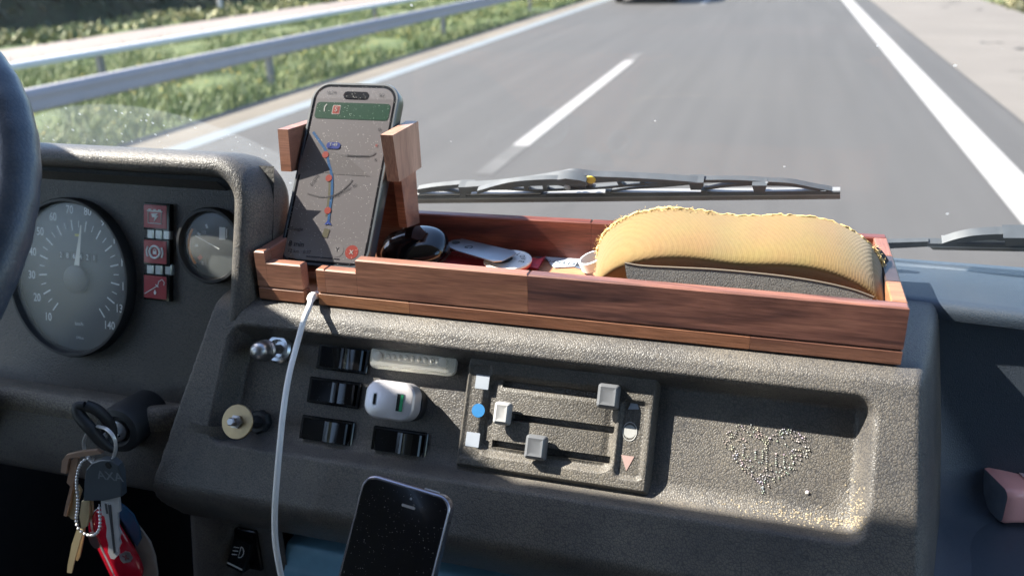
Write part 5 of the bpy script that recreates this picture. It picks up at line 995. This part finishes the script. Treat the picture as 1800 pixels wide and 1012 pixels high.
mb = MB(); mb.poly(fk, kpoly([(190, 886), (195, 886), (203, 970), (200, 972)], c_+.005), c_+.0047, c_+.0053); mb.poly(fk, kpoly([(184, 884), (187, 884), (190, 902), (187, 902)], c_+.005), c_+.0047, c_+.0053); mb.build('blade_groove', plain('groove_dark', (.16, .16, .17), .4, .8), t, smooth=False)
# other keys
def key(name, label, head, blade, m_, c, th=.0022):
    t = thing(name, kp(*head[0], c), label, 'key'); mb = MB(); bev(mb, fk, kpoly(head, c), c, c+th, .0004); mb.build('key_head', m_, t, ang=30)
    mb = MB(); bev(mb, fk, kpoly(blade, c), c+.0003, c+th*.8, .0003); mb.build('key_blade', m_, t, ang=30); t['group'] = 'house keys on the ring'; return t
key('house_key', 'flat key with wide steel head at the top left of the bunch', [(112, 826), (114, 806), (122, 795), (150, 789), (175, 787), (184, 793), (150, 798), (126, 801), (121, 828)], [(112, 826), (121, 829), (124, 818), (116, 815)], plain('key_copper', (.45, .30, .22), .3, .5), .004, .004)
key('house_key', 'copper coloured key leaning below the wide-headed key at the left of the bunch', [(121, 845), (129, 806), (138, 798), (142, 803), (134, 843), (128, 852)], [(127, 850), (133, 845), (126, 882), (120, 905), (115, 903), (118, 886)], plain('key_copper_b', (.46, .29, .20), .3, .5), .003, .003)
key('house_key', 'toothed brass key in the middle of the bunch, behind the ball chain', [(128, 855), (140, 850), (146, 860), (140, 880), (132, 884)], [(127, 872), (140, 878), (134, 912), (128, 910), (117, 900), (121, 893), (119, 886)], KBR, .001)
key('house_key', 'long pale brass key reaching lowest at the left of the bunch', [(146, 878), (158, 872), (160, 900), (156, 922), (146, 928), (142, 905)], [(138, 925), (149, 930), (144, 945), (134, 980), (128, 1005), (120, 1004), (121, 990), (128, 955)], plain('key_pale_brass', (.58, .47, .28), .3, .5), .005)
key('house_key', 'short brass key hanging just right of the lowest one', [(150, 872), (164, 868), (166, 895), (160, 915), (152, 920)], [(142, 928), (152, 922), (148, 950), (142, 978), (138, 984), (135, 981), (137, 960)], KBR, .002)
t = thing('brass_tag', kp(168, 945, .0), 'small oval coin-like tag behind the chain loop', 'tag'); mb = MB(); a = at(fk, 167, 948); mb.lathe(fk.off(a[0], a[1], 0), [(.0075, 0), (.008, .0006), (.0075, .0014)], 28, sx=.8, sy=1.25); mb.build('tag_disc', plain('tag_copper', (.42, .28, .26), .35, .9), t)
# ball chain
cpth = spline([kp(x, y, c) for x, y, c in ((163, 806, .006), (153, 806, .010), (144, 812, .012), (138, 825, .012), (135, 842, .012), (135, 858, .011), (137, 875, .012), (136, 895, .012), (134, 912, .012), (138, 928, .013), (150, 938, .013), (162, 940, .013), (172, 934, .014), (176, 920, .013), (175, 900, .012), (174, 885, .009))], 12)
t = thing('ball_chain', kp(140, 850, .01), 'loop of silver ball chain through the keys', 'chain'); L_ = [0]
for i in range(1, len(cpth)): L_.append(L_[-1]+np.linalg.norm(cpth[i]-cpth[i-1]))
NB = int(L_[-1]/.0038); mb = MB()
def ball(mb, p, r, n1=8, n2=5): mb.lathe(Fr(p, (1, 0, 0), (0, 0, 1)), [(r*math.cos(a), r*math.sin(a)) for a in np.linspace(-1.45, 1.45, n2+2)], n1)
for k in range(NB):
    s_ = L_[-1]*k/NB; i = int(np.searchsorted(L_, s_)); i = min(max(i, 1), len(cpth)-1); u_ = (s_-L_[i-1])/max(1e-9, L_[i]-L_[i-1]); ball(mb, cpth[i-1]*(1-u_)+cpth[i]*u_, .00155)
bo = mb.build('chain_balls', KNI, t, ang=80); mb = MB(); mb.tube(cpth, .0005, 5); mb.build('chain_wire', STEEL, t)
# pocket knife
t = thing('pocket_knife', kp(215, 955, 0), 'red pocket knife with a shield emblem hanging behind the car key', 'pocket knife')
KR = plain('knife_red', (.40, .008, .022), .14, coat=.6); body = spline([np.array(p, float) for p in ((164, 905), (172, 893), (186, 900), (205, 915), (225, 945), (243, 975), (252, 1000), (246, 1022), (228, 1035), (214, 1022), (195, 985), (178, 950), (166, 925))], 3)
mb = MB(); bev(mb, fk, kpoly(body, .001), -.001, .0045, .0018); mb.build('knife_scale', KR, t, ang=50)
mb = MB(); bev(mb, fk, kpoly([(p[0]-3, p[1]+1) for p in body], -.004), -.0045, -.0013, .0003); mb.build('knife_liner', KNI, t, ang=30)
mb = MB(); bev(mb, fk, kpoly([(p[0]-7, p[1]+3) for p in body], -.008), -.0085, -.0048, .0006); mb.build('rear_scale', KR, t, ang=50)
sh_ = [(209, 975), (220, 968), (228, 970), (233, 980), (229, 987), (217, 989), (212, 984)]; mb = MB(); mb.poly(fk, kpoly(sh_, .005), .0040, .0050); em = mb.build('shield_emblem', plain('emblem_silver', (.55, .54, .54), .3, .8), t, smooth=False)
mb = MB(); a = at(fk, 221, 979, .0052); mb.box(fk.off(a[0], a[1], .0051).rot(-15), -.0038, .0038, -.0009, .0009, 0, .0002, .00005); mb.box(fk.off(a[0], a[1], .0051).rot(75), -.0038, .0038, -.00088, .00088, .0001, .0003, .00005); mb.build('emblem_cross', plain('emblem_dark', (.25, .10, .10), .4, .4), em)
# leather and plastic tags
def tagthing(name, label, cat, pts, c, m_, th=.002): t = thing(name, kp(*pts[0], c), label, cat); mb = MB(); bev(mb, fk, kpoly(pts, c), c, c+th, .0005); mb.build('tag_body', m_, t, ang=40)
tagthing('blue_tag', 'dark blue translucent tag right of the pocket knife', 'tag', [(210, 880), (222, 888), (236, 902), (247, 925), (250, 945), (243, 958), (234, 945), (222, 925), (212, 905)], -.004, plain('tag_blue', (.02, .07, .14), .25, coat=.4))
tagthing('leather_tag', 'worn beige leather tag at the lower right of the bunch', 'tag', [(237, 945), (240, 915), (252, 930), (266, 950), (275, 975), (279, 1005), (278, 1030), (265, 1030), (252, 1008), (244, 980)], -.009, plain('tag_leather', (.30, .26, .23), .5, var=.25, scale=80, bump=.3))
